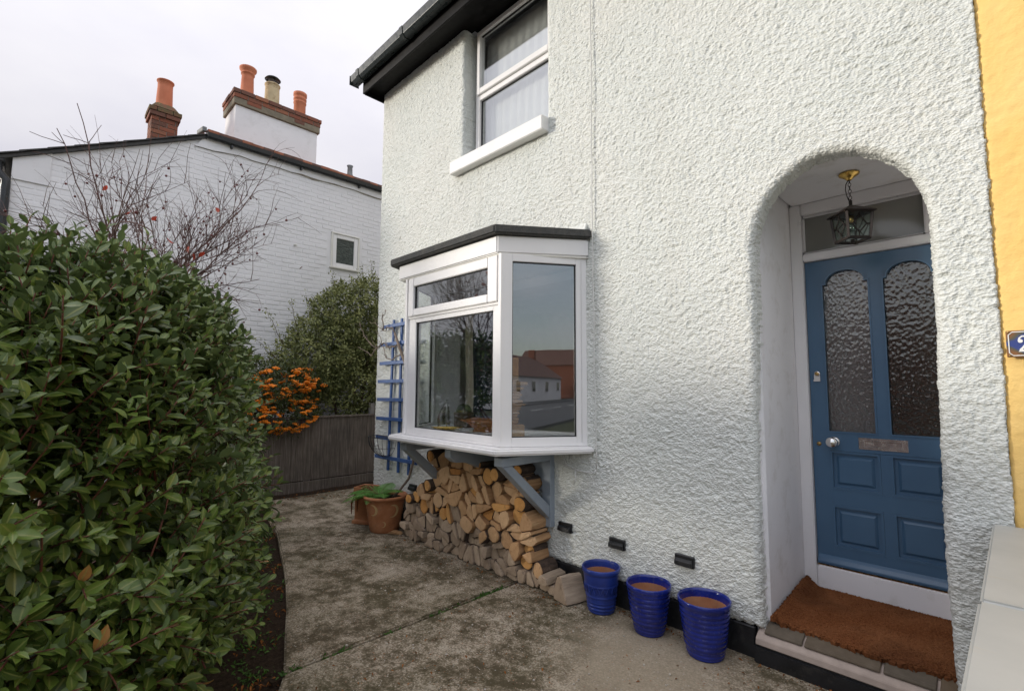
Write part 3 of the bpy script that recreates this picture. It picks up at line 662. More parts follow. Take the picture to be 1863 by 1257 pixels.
# ---------------------------------------------------------------- upper window
s = MB(); UY = .13
ux0, ux1, uz0, uz1 = -3.80, -2.70, 3.872, 5.33
def rb(mb, x0, x1, z0, z1, y0, y1): mb.box(x0, x1, y0, y1, z0, z1)
rb(s, ux0, ux0+.06, uz0, uz1, UY, UY+.07); rb(s, ux1-.06, ux1, uz0, uz1, UY, UY+.07)
rb(s, ux0+.0605, ux1-.0605, uz0, uz0+.05, UY, UY+.07); rb(s, ux0+.0605, ux1-.0605, uz1-.05, uz1, UY, UY+.07)
rb(s, ux0+.0605, ux1-.0605, 4.545, 4.60, UY+.002, UY+.07)
upw = P(s, 'upper_window', MAT['upvc'], house, bevel=.004, seg=2)
s = MB(); rb(s, ux0+.03, ux0+.075, 4.604, 5.305, UY-.02, UY+.03); rb(s, ux1-.075, ux1-.03, 4.604, 5.305, UY-.02, UY+.03); rb(s, ux0+.0755, ux1-.0755, 4.604, 4.665, UY-.02, UY+.03); rb(s, ux0+.0755, ux1-.0755, 5.255, 5.305, UY-.02, UY+.03)
P(s, 'opening_casement', MAT['upvc'], upw, bevel=.004, seg=2)
for a, b, y in ((3.925, 4.542, UY+.03), (4.668, 5.252, UY+.012)):
    s = MB(); s.box(ux0+.062, ux1-.062, y, y+.006, a, b); P(s, 'pane', MAT['glass_up'], upw)
    s = MB()
    for q in ((ux0+.0605, ux0+.072, a-.002, b+.002), (ux1-.072, ux1-.0605, a-.002, b+.002)): s.box(q[0], q[1], y-.006, y+.01, q[2], q[3])
    s.box(ux0+.0725, ux1-.0725, y-.006, y+.01, a-.002, a+.008); s.box(ux0+.0725, ux1-.0725, y-.006, y+.01, b-.008, b+.002); P(s, 'glazing_gasket', MAT['gasket'], upw)
s = MB(); s.prism_ax([(-.085, 3.738), (-.085, 3.868), (.13, 3.876), (.13, 3.80), (.02, 3.738)], 'x', -3.965, -2.668); P(s, 'sill', MAT['sill_paint'], upw, bevel=.006, seg=2)

# ---------------------------------------------------------------- porch, door, step
s = MB()
s.box(-1.12, -1.041, .080, .80, .12, 2.95); s.box(-.11, -.03, .082, .80, .12, 2.95)
s.box(-1.040, -.111, .080, .80, 2.84, 2.95)
P(s, 'porch_lining', MAT['porch_white'], house, bevel=.02, seg=2)
s = MB(); s.box(-1.037, -.111, .075, .86, .02, .185); P(s, 'porch_floor', MAT['mortar_pink'], house)
DY = .80
s = MB()
s.box(-1.0405, -.967, DY-.04, DY+.05, .19, 2.8395); s.box(-.163, -.1105, DY-.04, DY+.05, .19, 2.8395)
s.box(-.966, -.164, DY-.04, DY+.05, 2.757, 2.8395); s.box(-.966, -.164, DY-.035, DY+.05, 2.425, 2.480); s.box(-.305, -.164, DY-.03, DY+.05, 2.481, 2.756)
s.box(-.966, -.306, DY-.015, DY+.04, 2.481, 2.495); s.box(-.966, -.306, DY-.015, DY+.04, 2.742, 2.756); s.box(-.966, -.952, DY-.015, DY+.04, 2.496, 2.741)
dfr = P(s, 'door_frame', MAT['white_paint'], house, bevel=.007, seg=2)
s = MB(); s.box(-.951, -.306, DY+.002, DY+.008, 2.496, 2.741); P(s, 'fanlight_pane', MAT['fanlight'], dfr)
s = MB(); s.box(-.966, -.164, DY-.03, DY+.06, .186, .372); P(s, 'threshold', MAT['mortar_pink'] if 0 else MAT['porch_white'], dfr, bevel=.01, seg=2)
s = MB(); s.box(-.96, -.17, DY-.024, DY+.0, .3725, .377); P(s, 'brass_strip', MAT['brass'], dfr)
# door leaf: stiles, rails, arched heads
dx0, dx1, dz0, dz1 = -.963, -.167, .381, 2.420
DF, DB = DY, DY+.045
gl = ((-.866, -.604), (-.530, -.268)); gz0, gz1, gtop = 1.250, 2.248, 2.336
s = MB()
s.box(dx0, gl[0][0], DF, DB, dz0, dz1); s.box(gl[1][1], dx1, DF, DB, dz0, dz1)          # stiles
s.box(gl[0][1], gl[1][0], DF, DB, gz0+.0002, gz1)                                       # muntin between panes
s.box(gl[0][0]+.0002, gl[1][1]-.0002, DF, DB, 1.128, gz0)                               # lock rail
pz = ((.500, .772), (.874, 1.126))
s.box(gl[0][0]+.0002, gl[1][1]-.0002, DF, DB, pz[0][1]+.0005, pz[1][0]-.0005); s.box(gl[0][0]+.0002, gl[1][1]-.0002, DF, DB, dz0, pz[0][0]-.0005)
for a, b in pz: s.box(gl[0][1]+.012, gl[1][0]-.012, DF, DB, a, b)
# head board with two arches
sh = .022
def arch_top(x0, x1, n=14):
    c = (x0+x1)/2; r = (x1-x0)/2-sh
    pts = [(x0, gz1), (x0+sh, gz1)]
    for k in range(n+1):
        a = PI-PI*k/n; pts.append((c+r*math.cos(a), gz1+.006+(gtop-gz1-.006)*math.sin(a)))
    pts += [(x1-sh, gz1), (x1, gz1)]; return pts
def head(mb, y0, y1):
    # built column by column so every face stays convex
    for x0, x1 in gl:
        pts = arch_top(x0, x1)
        for (xa, za), (xb, zb) in zip(pts[:-1], pts[1:]):
            if xb-xa < 1e-5: continue
            mb.prism_ax([(xa, za), (xb, zb), (xb, dz1), (xa, dz1)], 'y', y0, y1)
    mb.box(gl[0][1]+.0001, gl[1][0]-.0001, y0, y1, gz1+.0002, dz1)
head(s, DF+.0003, DB)
door = P(s, 'front_door', MAT['door'], house)
# mouldings round the panes, raised panels
def mould(mb, x0, x1, z0, z1, w_, y0, y1):
    mb.prism_ax([(x0, z0), (x0+w_, z0+w_), (x0+w_, z1-w_), (x0, z1)], 'y', y0, y1); mb.prism_ax([(x1, z0), (x1, z1), (x1-w_, z1-w_), (x1-w_, z0+w_)], 'y', y0, y1)
    mb.prism_ax([(x0, z0), (x1, z0), (x1-w_, z0+w_), (x0+w_, z0+w_)], 'y', y0, y1); mb.prism_ax([(x0, z1), (x0+w_, z1-w_), (x1-w_, z1-w_), (x1, z1)], 'y', y0, y1)
for x0, x1 in gl:
    s = MB(); s.prism_ax(arch_top(x0-.004, x1+.004)[::-1]+[(x0-.004, gz0-.004), (x1+.004, gz0-.004)], 'y', DF+.022, DF+.028); P(s, 'obscure_pane', MAT['obscure'], door)
    s = MB(); pts = arch_top(x0, x1); out_ = [(p-.006 if p < (x0+x1)/2 else p+.006, q+.010) for p, q in pts]
    for a, b, c_, d_ in zip(pts[:-1], pts[1:], out_[1:], out_[:-1]):
        if abs(b[0]-a[0])+abs(b[1]-a[1]) > 1e-4: s.prism_ax([a, b, c_, d_], 'y', DF-.008, DF+.004)
    s.box(x0-.006, x0+.004, DF-.006, DF+.006, gz0, gz1); s.box(x1-.004, x1+.006, DF-.006, DF+.006, gz0, gz1); s.box(x0+.0045, x1-.0045, DF-.006, DF+.006, gz0-.004, gz0+.006)
    P(s, 'pane_moulding', MAT['door'], door)
    for a, b in pz:
        q0, q1 = (x0, x1)
        if x0 < -.7: q1 = x1-.0 + .012-.0005
        else: q0 = x0-.012+.0005
        q1 = x1+.0115 if x0 < -.7 else x1; q0 = x0 if x0 < -.7 else x0-.0115
        s = MB(); s.box(q0-.003, q1+.003, DF+.016, DF+.03, a-.003, b+.003)                                # recessed field
        m_ = .034
        v = [(q0+m_, DF+.016, a+m_), (q1-m_, DF+.016, a+m_), (q1-m_, DF+.016, b-m_), (q0+m_, DF+.016, b-m_), (q0+m_+.016, DF+.003, a+m_+.016), (q1-m_-.016, DF+.003, a+m_+.016), (q1-m_-.016, DF+.003, b-m_-.016), (q0+m_+.016, DF+.003, b-m_-.016)]
        s.add(v, [(4, 5, 6, 7), (0, 1, 5, 4), (1, 2, 6, 5), (2, 3, 7, 6), (3, 0, 4, 7)])
        mould(s, q0, q1, a, b, .014, DF-.003, DF+.0155)
        P(s, 'raised_panel', MAT['door'], door)
s = MB(); s.prism_ax([(DF-.001, .384), (DF-.032, .384), (DF-.034, .402), (DF-.018, .425), (DF-.001, .442)], 'x', dx0+.004, dx1-.004); P(s, 'weather_bar', MAT['door'], door, bevel=.003)
s = MB()
def lathe_y(mb, prof, c, n=20, m=0):
    b = len(mb.v); tmp = MB().lathe(prof, n)
    mb.add([(c[0]+x, c[1]-z, c[2]+y) for x, y, z in tmp.v], tmp.f, m, True)
lathe_y(s, [(0.0001, 0), (.034, 0), (.034, .004), (.026, .008), (.012, .012), (.011, .026), (.018, .034), (.032, .046), (.036, .060), (.033, .074), (.020, .083), (.0001, .086)], (-.838, DF-.001, 1.186))
P(s, 'door_knob', MAT['chrome'], door)
s = MB(); s.box(-.702, -.450, DF-.004, DF-.001, 1.150, 1.224); mould(s, -.676, -.476, 1.163, 1.211, .006, DF-.009, DF-.0042); s.box(-.668, -.484, DF-.007, DF-.0042, 1.171, 1.203); P(s, 'letterbox', MAT['chrome_worn'], door, bevel=.001)
s = MB(); lathe_y(s, [(.0001, 0), (.019, 0), (.019, .006), (.016, .010), (.0001, .010)], (-.917, DF-.001, 1.640)); s.box(-.936, -.900, DF-.007, DF-.001, 1.596, 1.636); s.box(-.938, -.898, DF-.016, DF-.002, 1.588, 1.600); P(s, 'cylinder_pull', MAT['chrome'], door)
s = MB(); lathe_y(s, [(.0001, .010), (.013, .0102), (.013, .014), (.0001, .014)], (-.917, DF-.001, 1.640)); P(s, 'lock_cylinder', MAT['brass_dull'], door)
s = MB(); lathe_y(s, [(.0001, 0), (.014, 0), (.013, .004), (.0001, .005)], (-.926, DF-.001, 1.166)); P(s, 'keyhole_cover', MAT['brass_dull'], door)
# step
s = MB(); s.box(-1.101, .0, -.035, .078, -.05, .092); st = P(s, 'door_step', MAT['black_plinth'], house, bevel=.012, seg=2)
s = MB(); s.prism_ax([(-.030, .094), (-.024, .128), (.006, .148), (.074, .180), (.074, .094)], 'x', -1.09, -.1); P(s, 'mortar_riser', MAT['mortar_pink'], st, bevel=.004)
tx = [-1.045, -.865, -.52, -.175, -.10]
tlist = [(-1.050, -.862), (-.850, -.520), (-.508, -.310), (-.298, -.112)]
for a, b in tlist:
    jt = random.uniform(-.003, .003)
    s = MB(); s.prism_ax([(.004+jt, .150), (.0+jt, .160), (.012, .172), (.090, .201), (.090, .180)], 'x', a, b); P(s, 'tile', MAT['tile'], st, bevel=.004)

# air vents
for vx, vz in ((-2.49, .450), (-2.016, .431), (-1.512, .440), (-4.63, .436)):
    s = MB(); s.box(vx-.064, vx+.064, -.02, .03, vz-.036, vz+.036)
    s.prism_ax([(-.021, vz+.018), (-.021, vz-.024), (-.044, vz-.024), (-.040, vz+.004)], 'x', vx-.058, vx+.058)
    P(s, 'air_vent', MAT['black_plastic'], house, bevel=.004)
# painted cable clipped down the wall, tails below the bay
def wiggle(pts, amp, n=6):
    o = []
    for a, b in zip(pts[:-1], pts[1:]):
        a = Vector(a); b = Vector(b)
        for k in range(n): p = a.lerp(b, k/n); o.append(p+Vector((random.uniform(-amp, amp), random.uniform(-.2, .2)*amp, 0)))
    o.append(Vector(pts[-1])); return o
s = MB(); s.tube(wiggle([(-2.202, -.020, 5.33), (-2.196, -.022, 3.9), (-2.200, -.020, 2.9), (-2.190, -.024, 1.9), (-2.180, -.022, .93)], .004, 8), .0042, 6)
s.tube([(-2.180, -.022, .93), (-2.21, -.03, .90), (-2.33, -.04, .905), (-2.45, -.045, .94), (-2.50, -.04, 1.03)], .006, 6)
s.tube([(-2.36, -.042, .905), (-2.355, -.048, .85), (-2.37, -.05, .80)], .005, 6)
P(s, 'cable', MAT['cable'], house)
s = MB(); s.tube([(-5.50, .30, 3.02), (-5.66, .27, 3.02), (-5.70, .262, 3.0)], .028, 10); P(s, 'overflow_pipe', MAT['lead'], house)

# ================================================================ YELLOW HOUSE NEXT DOOR
yel = empty('yellow_house', (2.5, 0, 0)); wpos[yel.name] = (2.5, 0, 0)
tag(yel, 'bright yellow roughcast house wall at the right edge of the photo', 'house')
def sd_y(x, z): return np.minimum(x+.012, z-.0)
me = rough_wall('front_wall', sd_y, -.012, 5.0, 0, 5.33, .016, MAT['yellow'], lambda x, z: np.full_like(x, .04), y0=.012, rr=.006, amp=.5)
PO(link('front_wall', me), yel)
s = MB(); s.box(-.012, 5.0, .06, 7, 0, 5.33); P(s, 'masonry_core', MAT['yellow'], yel)
s = MB(); s.prism_ax([(-.30, 5.50), (3.5, 8.0), (7.3, 5.50), (7.3, 5.58), (3.5, 8.1), (-.34, 5.57)], 'x', -.015, 5.1); P(s, 'roof', MAT['slate'], yel)
s = MB(); s.box(-.015, 5.1, -.258, .1, 5.335, 5.49); P(s, 'fascia_board', MAT['soffit'], yel)
# enamel number plate
plate = empty('number_plate', (.11, -.012, 1.737)); wpos[plate.name] = (.11, -.012, 1.737)
tag(plate, 'rusty dark blue enamel number plate with white figures on yellow wall', 'sign')
s = MB(); s.box(.004, .216, -.020, -.010, 1.679, 1.795); P(s, 'enamel_plate', MAT['enamel'], plate, bevel=.003)
s = MB()
bx0, bx1, bz0, bz1, ct = .012, .208, 1.686, 1.788, .012
ring = [(bx0+ct, bz0), (bx1-ct, bz0), (bx1, bz0+ct), (bx1, bz1-ct), (bx1-ct, bz1), (bx0+ct, bz1), (bx0, bz1-ct), (bx0, bz0+ct)]
def stroke(mb, pts, ws, y0, y1, closed=False):
    n = len(pts); q = []
    for i in range(n):
        a = Vector(pts[(i-1) % n] if closed or i > 0 else pts[0]); b = Vector(pts[(i+1) % n] if closed or i < n-1 else pts[-1])
        t_ = (b-a).normalized(); nn = Vector((-t_.y, t_.x)); w_ = ws[i] if isinstance(ws, list) else ws
        q.append((Vector(pts[i])+nn*w_/2, Vector(pts[i])-nn*w_/2))
    for i in range(n if closed else n-1):
        a, b = q[i], q[(i+1) % n]; mb.prism_ax([tuple(a[0]), tuple(b[0]), tuple(b[1]), tuple(a[1])], 'y', y0, y1)
stroke(s, ring, .0035, -.0225, -.0195, True); P(s, 'white_border', MAT['white_enamel'], plate)
s = MB(); cx, cz = .058, 1.0
def two(mb, x, z, h):
    k = h/.085; top = [(x+.004*k, z+.060*k), (x+.006*k, z+.072*k), (x+.016*k, z+.081*k), (x+.030*k, z+.081*k), (x+.041*k, z+.072*k), (x+.042*k, z+.058*k), (x+.034*k, z+.043*k), (x+.018*k, z+.022*k), (x+.006*k, z+.008*k)]
    stroke(mb, top, [.010*k, .007*k, .007*k, .009*k, .012*k, .014*k, .012*k, .010*k, .009*k], -.0225, -.0195)
    mb.prism_ax([(x, z), (x+.048*k, z), (x+.050*k, z+.018*k), (x+.044*k, z+.012*k), (x+.006*k, z+.011*k)], 'y', -.0226, -.0196)
    ball = [(x+.009*k+.0095*k*math.cos(2*PI*i/14), z+.056*k+.0095*k*math.sin(2*PI*i/14)) for i in range(14)]; mb.prism_ax(ball, 'y', -.0227, -.0197)
two(s, .040, 1.702, .070); P(s, 'white_figure', MAT['white_enamel'], plate)
for qx, qz in ((.011, 1.788), (.013, 1.686)):
    s = MB(); tmp = MB().lathe([(.0001, 0), (.0045, 0), (.004, .003), (.0001, .0035)], 10); s.add([(qx+x, -.0202-z, qz+y) for x, y, z in tmp.v], tmp.f, 0, True); P(s, 'screw', MAT['brass_dull'], plate)

# ================================================================ LOW BOUNDARY WALL
lw = empty('low_wall', (.08, -1.2, 0)); wpos[lw.name] = (.08, -1.2, 0)
tag(lw, 'low boundary wall capped with pale grey painted coping beside the doorstep', 'wall')
s = MB(); s.box(-.045, .235, -2.25, -.03, 0, .898); P(s, 'wall_body', MAT['coping'], lw)
for (a, ya, b, yb, zt, dx) in ((-.082, -.012, -.0905, -1.116, .955, 0), (-.0935, -1.1175, -.108, -2.30, .951, .0)):
    s = MB(); s.prism([(a, ya), (b, yb), (.275, yb), (.275, ya)], .90, zt); P(s, 'coping_slab', MAT['coping'], lw, bevel=.008, seg=3)

# ================================================================ LANTERN, MAT
lan = empty('porch_lantern', (-.605, .40, 2.4)); wpos[lan.name] = (-.605, .40, 2.4)
tag(lan, 'dark bronze hanging lantern with diamond leaded glass in the porch arch', 'lantern')
lx, ly = -.605, .40
s = MB(); s.lathe([(.012, 2.795), (.016, 2.80), (.03, 2.812), (.052, 2.826), (.055, 2.834), (.0001, 2.8345)], 20, c=(lx, ly, 0)); P(s, 'ceiling_rose', MAT['brass'], lan)
s = MB()
zc = 2.80; k = 0
while zc > 2.665:
    pts = []
    for i in range(9):
        a = 2*PI*i/8; u_, v_ = .008*math.cos(a), .0125*math.sin(a)
        pts.append((lx+(u_ if k % 2 else 0), ly+(0 if k % 2 else u_), zc-.0125+v_))
    s.tube(pts, .0019, 5, caps=False); zc -= .0205; k += 1
s.tube([(lx-.002, ly, 2.80), (lx-.018, ly, 2.775), (lx-.022, ly, 2.74), (lx-.016, ly, 2.70), (lx-.006, ly, 2.665)], .0028, 6)
P(s, 'chain', MAT['bronze'], lan)
RL = RAD(44)
def lrot(p): c_, s_ = math.cos(RL), math.sin(RL); return (lx+p[0]*c_-p[1]*s_, ly+p[0]*s_+p[1]*c_, p[2])
s = MB(); zr, zb = 2.585, 2.425; rt, rbm = .074, .062
b_ = len(s.v); s.add([lrot(p) for p in ((-.092, -.092, 2.580), (.092, -.092, 2.580), (.092, .092, 2.580), (-.092, .092, 2.580), (-.087, -.087, 2.589), (.087, -.087, 2.589), (.087, .087, 2.589), (-.087, .087, 2.589), (-.014, -.014, 2.636), (.014, -.014, 2.636), (.014, .014, 2.636), (-.014, .014, 2.636))],
      [(3, 2, 1, 0), (0, 1, 5, 4), (1, 2, 6, 5), (2, 3, 7, 6), (3, 0, 4, 7), (4, 5, 9, 8), (5, 6, 10, 9), (6, 7, 11, 10), (7, 4, 8, 11), (8, 9, 10, 11)])
s.tube([(lx, ly, 2.636), (lx, ly, 2.668)], .009, 8); P(s, 'lantern_roof', MAT['bronze'], lan)
s = MB()
cs = [(-1, -1), (1, -1), (1, 1), (-1, 1)]
for i in range(4):
    a, b = cs[i], cs[(i+1) % 4]
    T = lambda c_, f: lrot((c_[0]*(rbm+(rt-rbm)*f), c_[1]*(rbm+(rt-rbm)*f), zb+(zr-zb)*f))
    s.bar(T(a, 0), T(a, 1), .013, .013); s.bar(T(a, 0), T(b, 0), .011, .016); s.bar(T(a, .97), T(b, .97), .010, .012)
    def Pm(u, f): return Vector(T(a, f)).lerp(Vector(T(b, f)), u)
    for (u1, f1), (u2, f2) in (((.5, .82), (.2, .5)), ((.5, .82), (.8, .5)), ((.2, .5), (.5, .18)), ((.8, .5), (.5, .18)), ((.5, .82), (.5, 1)), ((.5, .18), (.5, 0)), ((.2, .5), (0, .5)), ((.8, .5), (1, .5))): s.tube([Pm(u1, f1), Pm(u2, f2)], .0035, 5)
s.tube([(lx, ly, 2.43), (lx, ly, 2.405)], .010, 8); P(s, 'lantern_cage', MAT['bronze'], lan)
for i in range(4):
    a, b = cs[i], cs[(i+1) % 4]; T = lambda c_, f: lrot((c_[0]*(rbm-.003+(rt-rbm)*f), c_[1]*(rbm-.003+(rt-rbm)*f), zb+(zr-zb)*f))
    s = MB(); s.add([T(a, 0), T(b, 0), T(b, 1), T(a, 1)], [(0, 1, 2, 3)]); P(s, 'lantern_pane', MAT['lantern_glass'], lan)
s = MB(); s.ball((lx, ly, 2.50), .022, 12, 8, sz=1.4); P(s, 'bulb', MAT['lantern_glass'], lan); s = MB(); s.tube([(lx, ly, 2.53), (lx, ly, 2.575)], .012, 8); P(s, 'bulb_holder', MAT['brass_dull'], lan)

# coir mat, its left edge turned up against the porch wall
nx, ny = 210, 190
U, W_ = np.meshgrid(np.linspace(0, 1, nx), np.linspace(0, 1, ny), indexing='ij')
X = -1.026+U*.905; Y = .062+W_*.690+.012*np.sin(U*9)*(1-W_)
Zm = .214+.02*W_*(U < 2)+np.exp(-(U/.05)**2)*(.03+.03*W_)+np.exp(-((U-1)/.05)**2)*.02+.004*pnoise(U*6, W_*5, 2)
Zm = Zm+rng.random(U.shape)*.0075
ed = np.minimum(np.minimum(U, 1-U)*.9, np.minimum(W_, 1-W_)*.69); Zm = Zm-np.clip(.010-ed, 0, 1)*1.2
X = X+(rng.random(U.shape)-.5)*.006*(1+2.5*(ed < .004)); Y = Y+(rng.random(U.shape)-.5)*.006*(1+2.5*(ed < .004))
V = np.stack([X, Y, Zm], -1).reshape(-1, 3); I = np.arange(nx*ny).reshape(nx, ny)
Fq = np.stack([I[:-1, :-1], I[1:, :-1], I[1:, 1:], I[:-1, 1:]], -1).reshape(-1, 4)
bl = np.concatenate([I[0, :], I[1:, -1], I[-1, -2::-1], I[-2:0:-1, 0]]); nb = len(bl)
Vb = V[bl].copy(); Vb[:, 2] = np.maximum(Vb[:, 2]-.026, .1875); V = np.concatenate([V, Vb]); ii = np.arange(nb); j2 = (ii+1) % nb
Fq = np.concatenate([Fq, np.stack([bl[ii], bl[j2], nx*ny+j2, nx*ny+ii], 1)])
me = npmesh('doormat', V-np.array([-.57, .4, .19]), Fq, MAT['coir'], False)
tag(link('doormat', me, loc=(-.57, .4, .19)), 'thick rusty brown coir doormat lying in the arched porch', 'doormat')

# ================================================================ POTS
def blue_pot(loc, R_, h, rb_, mat, label, grooves, gname):
    o = empty('glazed_pot', loc); wpos[o.name] = tuple(loc)
    tag(o, label, 'flower pot', gname)
    pr = [(.0001, 0), (rb_*.93, 0), (rb_, .008)]
    n = 60
    for i in range(1, n):
        f = i/n; z = .008+(h-.04-.008)*f; r = rb_+(R_*.915-rb_)*(f**.9)
        r += grooves(z, f); pr.append((r, z))
    pr += [(R_*.93, h-.038), (R_*.985, h-.030), (R_, h-.016), (R_*.99, h-.004), (R_*.965, h), (R_*.93, h-.002), (R_*.905, h-.016), (R_*.885, h-.05)]
    mb = MB(); mb.lathe(pr, 44, c=loc); P(mb, 'glazed_shell', mat, o)
    mb = MB(); mb.lathe([(R_*.887, h-.049), (R_*.87, h-.075), (R_*.80, h*.45), (rb_*.82, .05), (rb_*.7, .03), (.0001, .03)], 36, c=loc); P(mb, 'unglazed_inside', MAT['clay'], o)
    return o
G = 'blue glazed pots along the wall'
rng_ = lambda z, p, a: a*abs(math.sin(PI*z/p))**.7
blue_pot((-2.075, -.125, -.003), .134, .300, .092, MAT['glaze2'], 'smallest smooth matt blue pot with zigzag band, beside the log end', lambda z, f: (.0025*math.sin(z*260) if f < .28 else (.003 if abs(f-.42) < .02 or abs(f-.70) < .02 else 0)), G)
blue_pot((-1.69, -.15, -.003), .142, .300, .094, MAT['glaze'], 'ribbed shiny blue pot standing between the two other blue pots', lambda z, f: rng_(z, .030, .006) if f > .25 else .002*math.sin(z*300), G)
blue_pot((-1.325, -.155, -.003), .150, .318, .104, MAT['glaze'], 'largest ribbed shiny blue pot, nearest the doorstep', lambda z, f: rng_(z, .027, .0055) if f > .18 else .002*math.sin(z*300), G)
# zigzag on the first pot
zz = MB(); pts = []
for i in range(17):
    a = -2.6+i*.16; z = .135+(.05 if i % 2 else 0); r = .1085+.010*(z/.2); pts.append((-2.075+r*math.cos(a), -.125+r*math.sin(a), z))
zz.tube(pts, .003, 5); P(zz, 'zigzag_band', MAT['glaze2'], bpy.data.objects['glazed_pot'])

tp_loc = (-4.80, -.245, 0)
tpo = empty('terracotta_pot', tp_loc); wpos[tpo.name] = tp_loc
tag(tpo, 'big round terracotta pot with pale sun motifs holding a fern, left of the logs', 'flower pot')
mb = MB(); R_, h = .232, .375
mb.lathe([(.0001, 0), (.145, 0), (.152, .01), (.168, .08), (.186, .18), (.197, .27), (.202, .325), (.215, .338), (.232, .346), (.236, .360), (.230, .374), (.216, .376), (.205, .365), (.198, .330), (.0001, .325)], 48, c=tp_loc); P(mb, 'pot_wall', MAT['terracotta'], tpo)
def motif(a0, zc, rad, cres):
    mb = MB(); V_ = []; n = 18
    def sp(a, z):
        r = np.interp(z, [.0, .08, .18, .27, .325], [.15, .168, .186, .197, .202])+.002; return (tp_loc[0]+r*math.cos(a), tp_loc[1]+r*math.sin(a), tp_loc[2]+z)
    outer = []; inner = []
    for i in range(n+1):
        t_ = -1.9+3.8*i/n; outer.append((rad*math.cos(t_), rad*math.sin(t_))); inner.append((rad*(-.25+.80*math.cos(t_)) if cres else 0, rad*.86*math.sin(t_)))
    for i in range(n):
        q = [outer[i], outer[i+1], inner[i+1], inner[i]]; b = len(mb.v)
        mb.add([sp(a0+p/.19, zc+z) for p, z in q], [(0, 1, 2, 3)], 0, True)
    P(mb, 'slip_motif', MAT['motif'], tpo)
motif(RAD(-70), .245, .058, True); motif(RAD(-5), .235, .066, True); motif(RAD(-128), .20, .055, True); motif(RAD(-35), .10, .03, True)
mb = MB(); mb.lathe([(.199, .331), (.15, .345), (.08, .352), (.0001, .356)], 30, c=tp_loc); P(mb, 'potting_soil', MAT['soil'], tpo)
# tall square planter behind
sq = empty('square_planter', (-5.22, -.24, 0)); wpos[sq.name] = (-5.22, -.24, 0); tag(sq, 'narrow square terracotta planter half hidden behind the round fern pot', 'planter')
mb = MB()
def sqring(a, z, c_=(-5.22, -.24), rz=.45):
    return [(c_[0]+x*math.cos(rz)-y*math.sin(rz), c_[1]+x*math.sin(rz)+y*math.cos(rz), z) for x, y in ((-a, -a), (a, -a), (a, a), (-a, a))]
lv = [(.112, 0), (.112, .03), (.092, .045), (.090, .33), (.104, .345), (.104, .40), (.086, .40), (.080, .30), (.05, .30)]
vv = []; ff = []
for a, z in lv: vv += sqring(a, z)
for k in range(len(lv)-1): ff += [(k*4+i, k*4+(i+1) % 4, k*4+4+(i+1) % 4, k*4+4+i) for i in range(4)]
ff += [(3, 2, 1, 0), tuple(range(len(vv)-4, len(vv)))]
mb.add(vv, ff); P(mb, 'planter_wall', MAT['terracotta'], sq, bevel=.004); mb = MB(); mb.lathe([(.072, .302), (.03, .32), (.0001, .325)], 10, c=(-5.22, -.24, 0)); P(mb, 'potting_soil', MAT['soil'], sq)
# ================================================================ LOG STACK (cells of a packed section, each an own log)
def clip(poly, a, b, c):
    out = []
    for i in range(len(poly)):
        p, q = poly[i], poly[(i+1) % len(poly)]; dp = a*p[0]+b*p[1]-c; dq = a*q[0]+b*q[1]-c
        if dp <= 0: out.append(p)
        if dp*dq < 0: t_ = dp/(dp-dq); out.append((p[0]+(q[0]-p[0])*t_, p[1]+(q[1]-p[1])*t_))
    return out
def area_c(poly):
    A = cx = cz = 0
    for i in range(len(poly)):
        x0, z0 = poly[i]; x1, z1 = poly[(i+1) % len(poly)]; k = x0*z1-x1*z0; A += k; cx += (x0+x1)*k; cz += (z0+z1)*k
    A /= 2
    return A, (cx/(6*A), cz/(6*A)) if abs(A) > 1e-9 else poly[0]
outline = [(-2.40, .004), (-2.46, .12), (-2.545, .14), (-2.565, .25), (-2.625, .27), (-2.63, .36), (-2.67, .38), (-2.665, .62), (-2.70, .66), (-2.705, .80), (-2.78, .84), (-2.80, .915), (-2.98, .925), (-3.04, .875), (-3.16, .83), (-3.24, .87), (-3.34, .955), (-3.62, .965), (-3.86, .94), (-4.05, .90), (-4.08, .80), (-3.99, .76), (-4.02, .66), (-4.14, .66), (-4.22, .53), (-4.33, .46), (-4.36, .38), (-4.44, .35), (-4.50, .21), (-4.52, .004)]
def inside(p):
    c = False; n = len(outline)
    for i in range(n):
        (x0, z0), (x1, z1) = outline[i], outline[(i+1) % n]
        if (z0 > p[1]) != (z1 > p[1]) and p[0] < (x1-x0)*(p[1]-z0)/(z1-z0)+x0: c = not c
    return c
lr = random.Random(21)
seeds = []
tries = 0
while len(seeds) < 88 and tries < 60000:
    tries += 1; p = (lr.uniform(-4.52, -2.4), lr.uniform(.02, .96))
    if inside(p) and all((p[0]-q[0])**2+(p[1]-q[1])**2 > (.090 if p[1] < .45 else .106)**2 for q in seeds): seeds.append(p)
def cells(seeds):
    # outside mirror seeds keep the outer cells tight: clip by outline approximated with outside samples
    res = []
    for i, p in enumerate(seeds):
        poly = [(p[0]-.13, p[1]-.13), (p[0]+.13, p[1]-.13), (p[0]+.13, p[1]+.13), (p[0]-.13, p[1]+.13)]
        poly = clip(poly, 0, -1, -.004)
        for q in seeds+OUT:
            if q is p: continue
            dx, dz = q[0]-p[0], q[1]-p[1]
            if dx*dx+dz*dz > .16: continue
            poly = clip(poly, dx, dz, (q[0]**2+q[1]**2-p[0]**2-p[1]**2)/2)
            if len(poly) < 3: break
        res.append(poly)
    return res
OUT = []
for gx_ in np.arange(-4.75, -2.2, .045):
    for gz_ in np.arange(.01, 1.15, .045):
        if not inside((gx_, gz_)) and not any((gx_-q[0])**2+(gz_-q[1])**2 < .075**2 for q in seeds): OUT.append((float(gx_), float(gz_)))
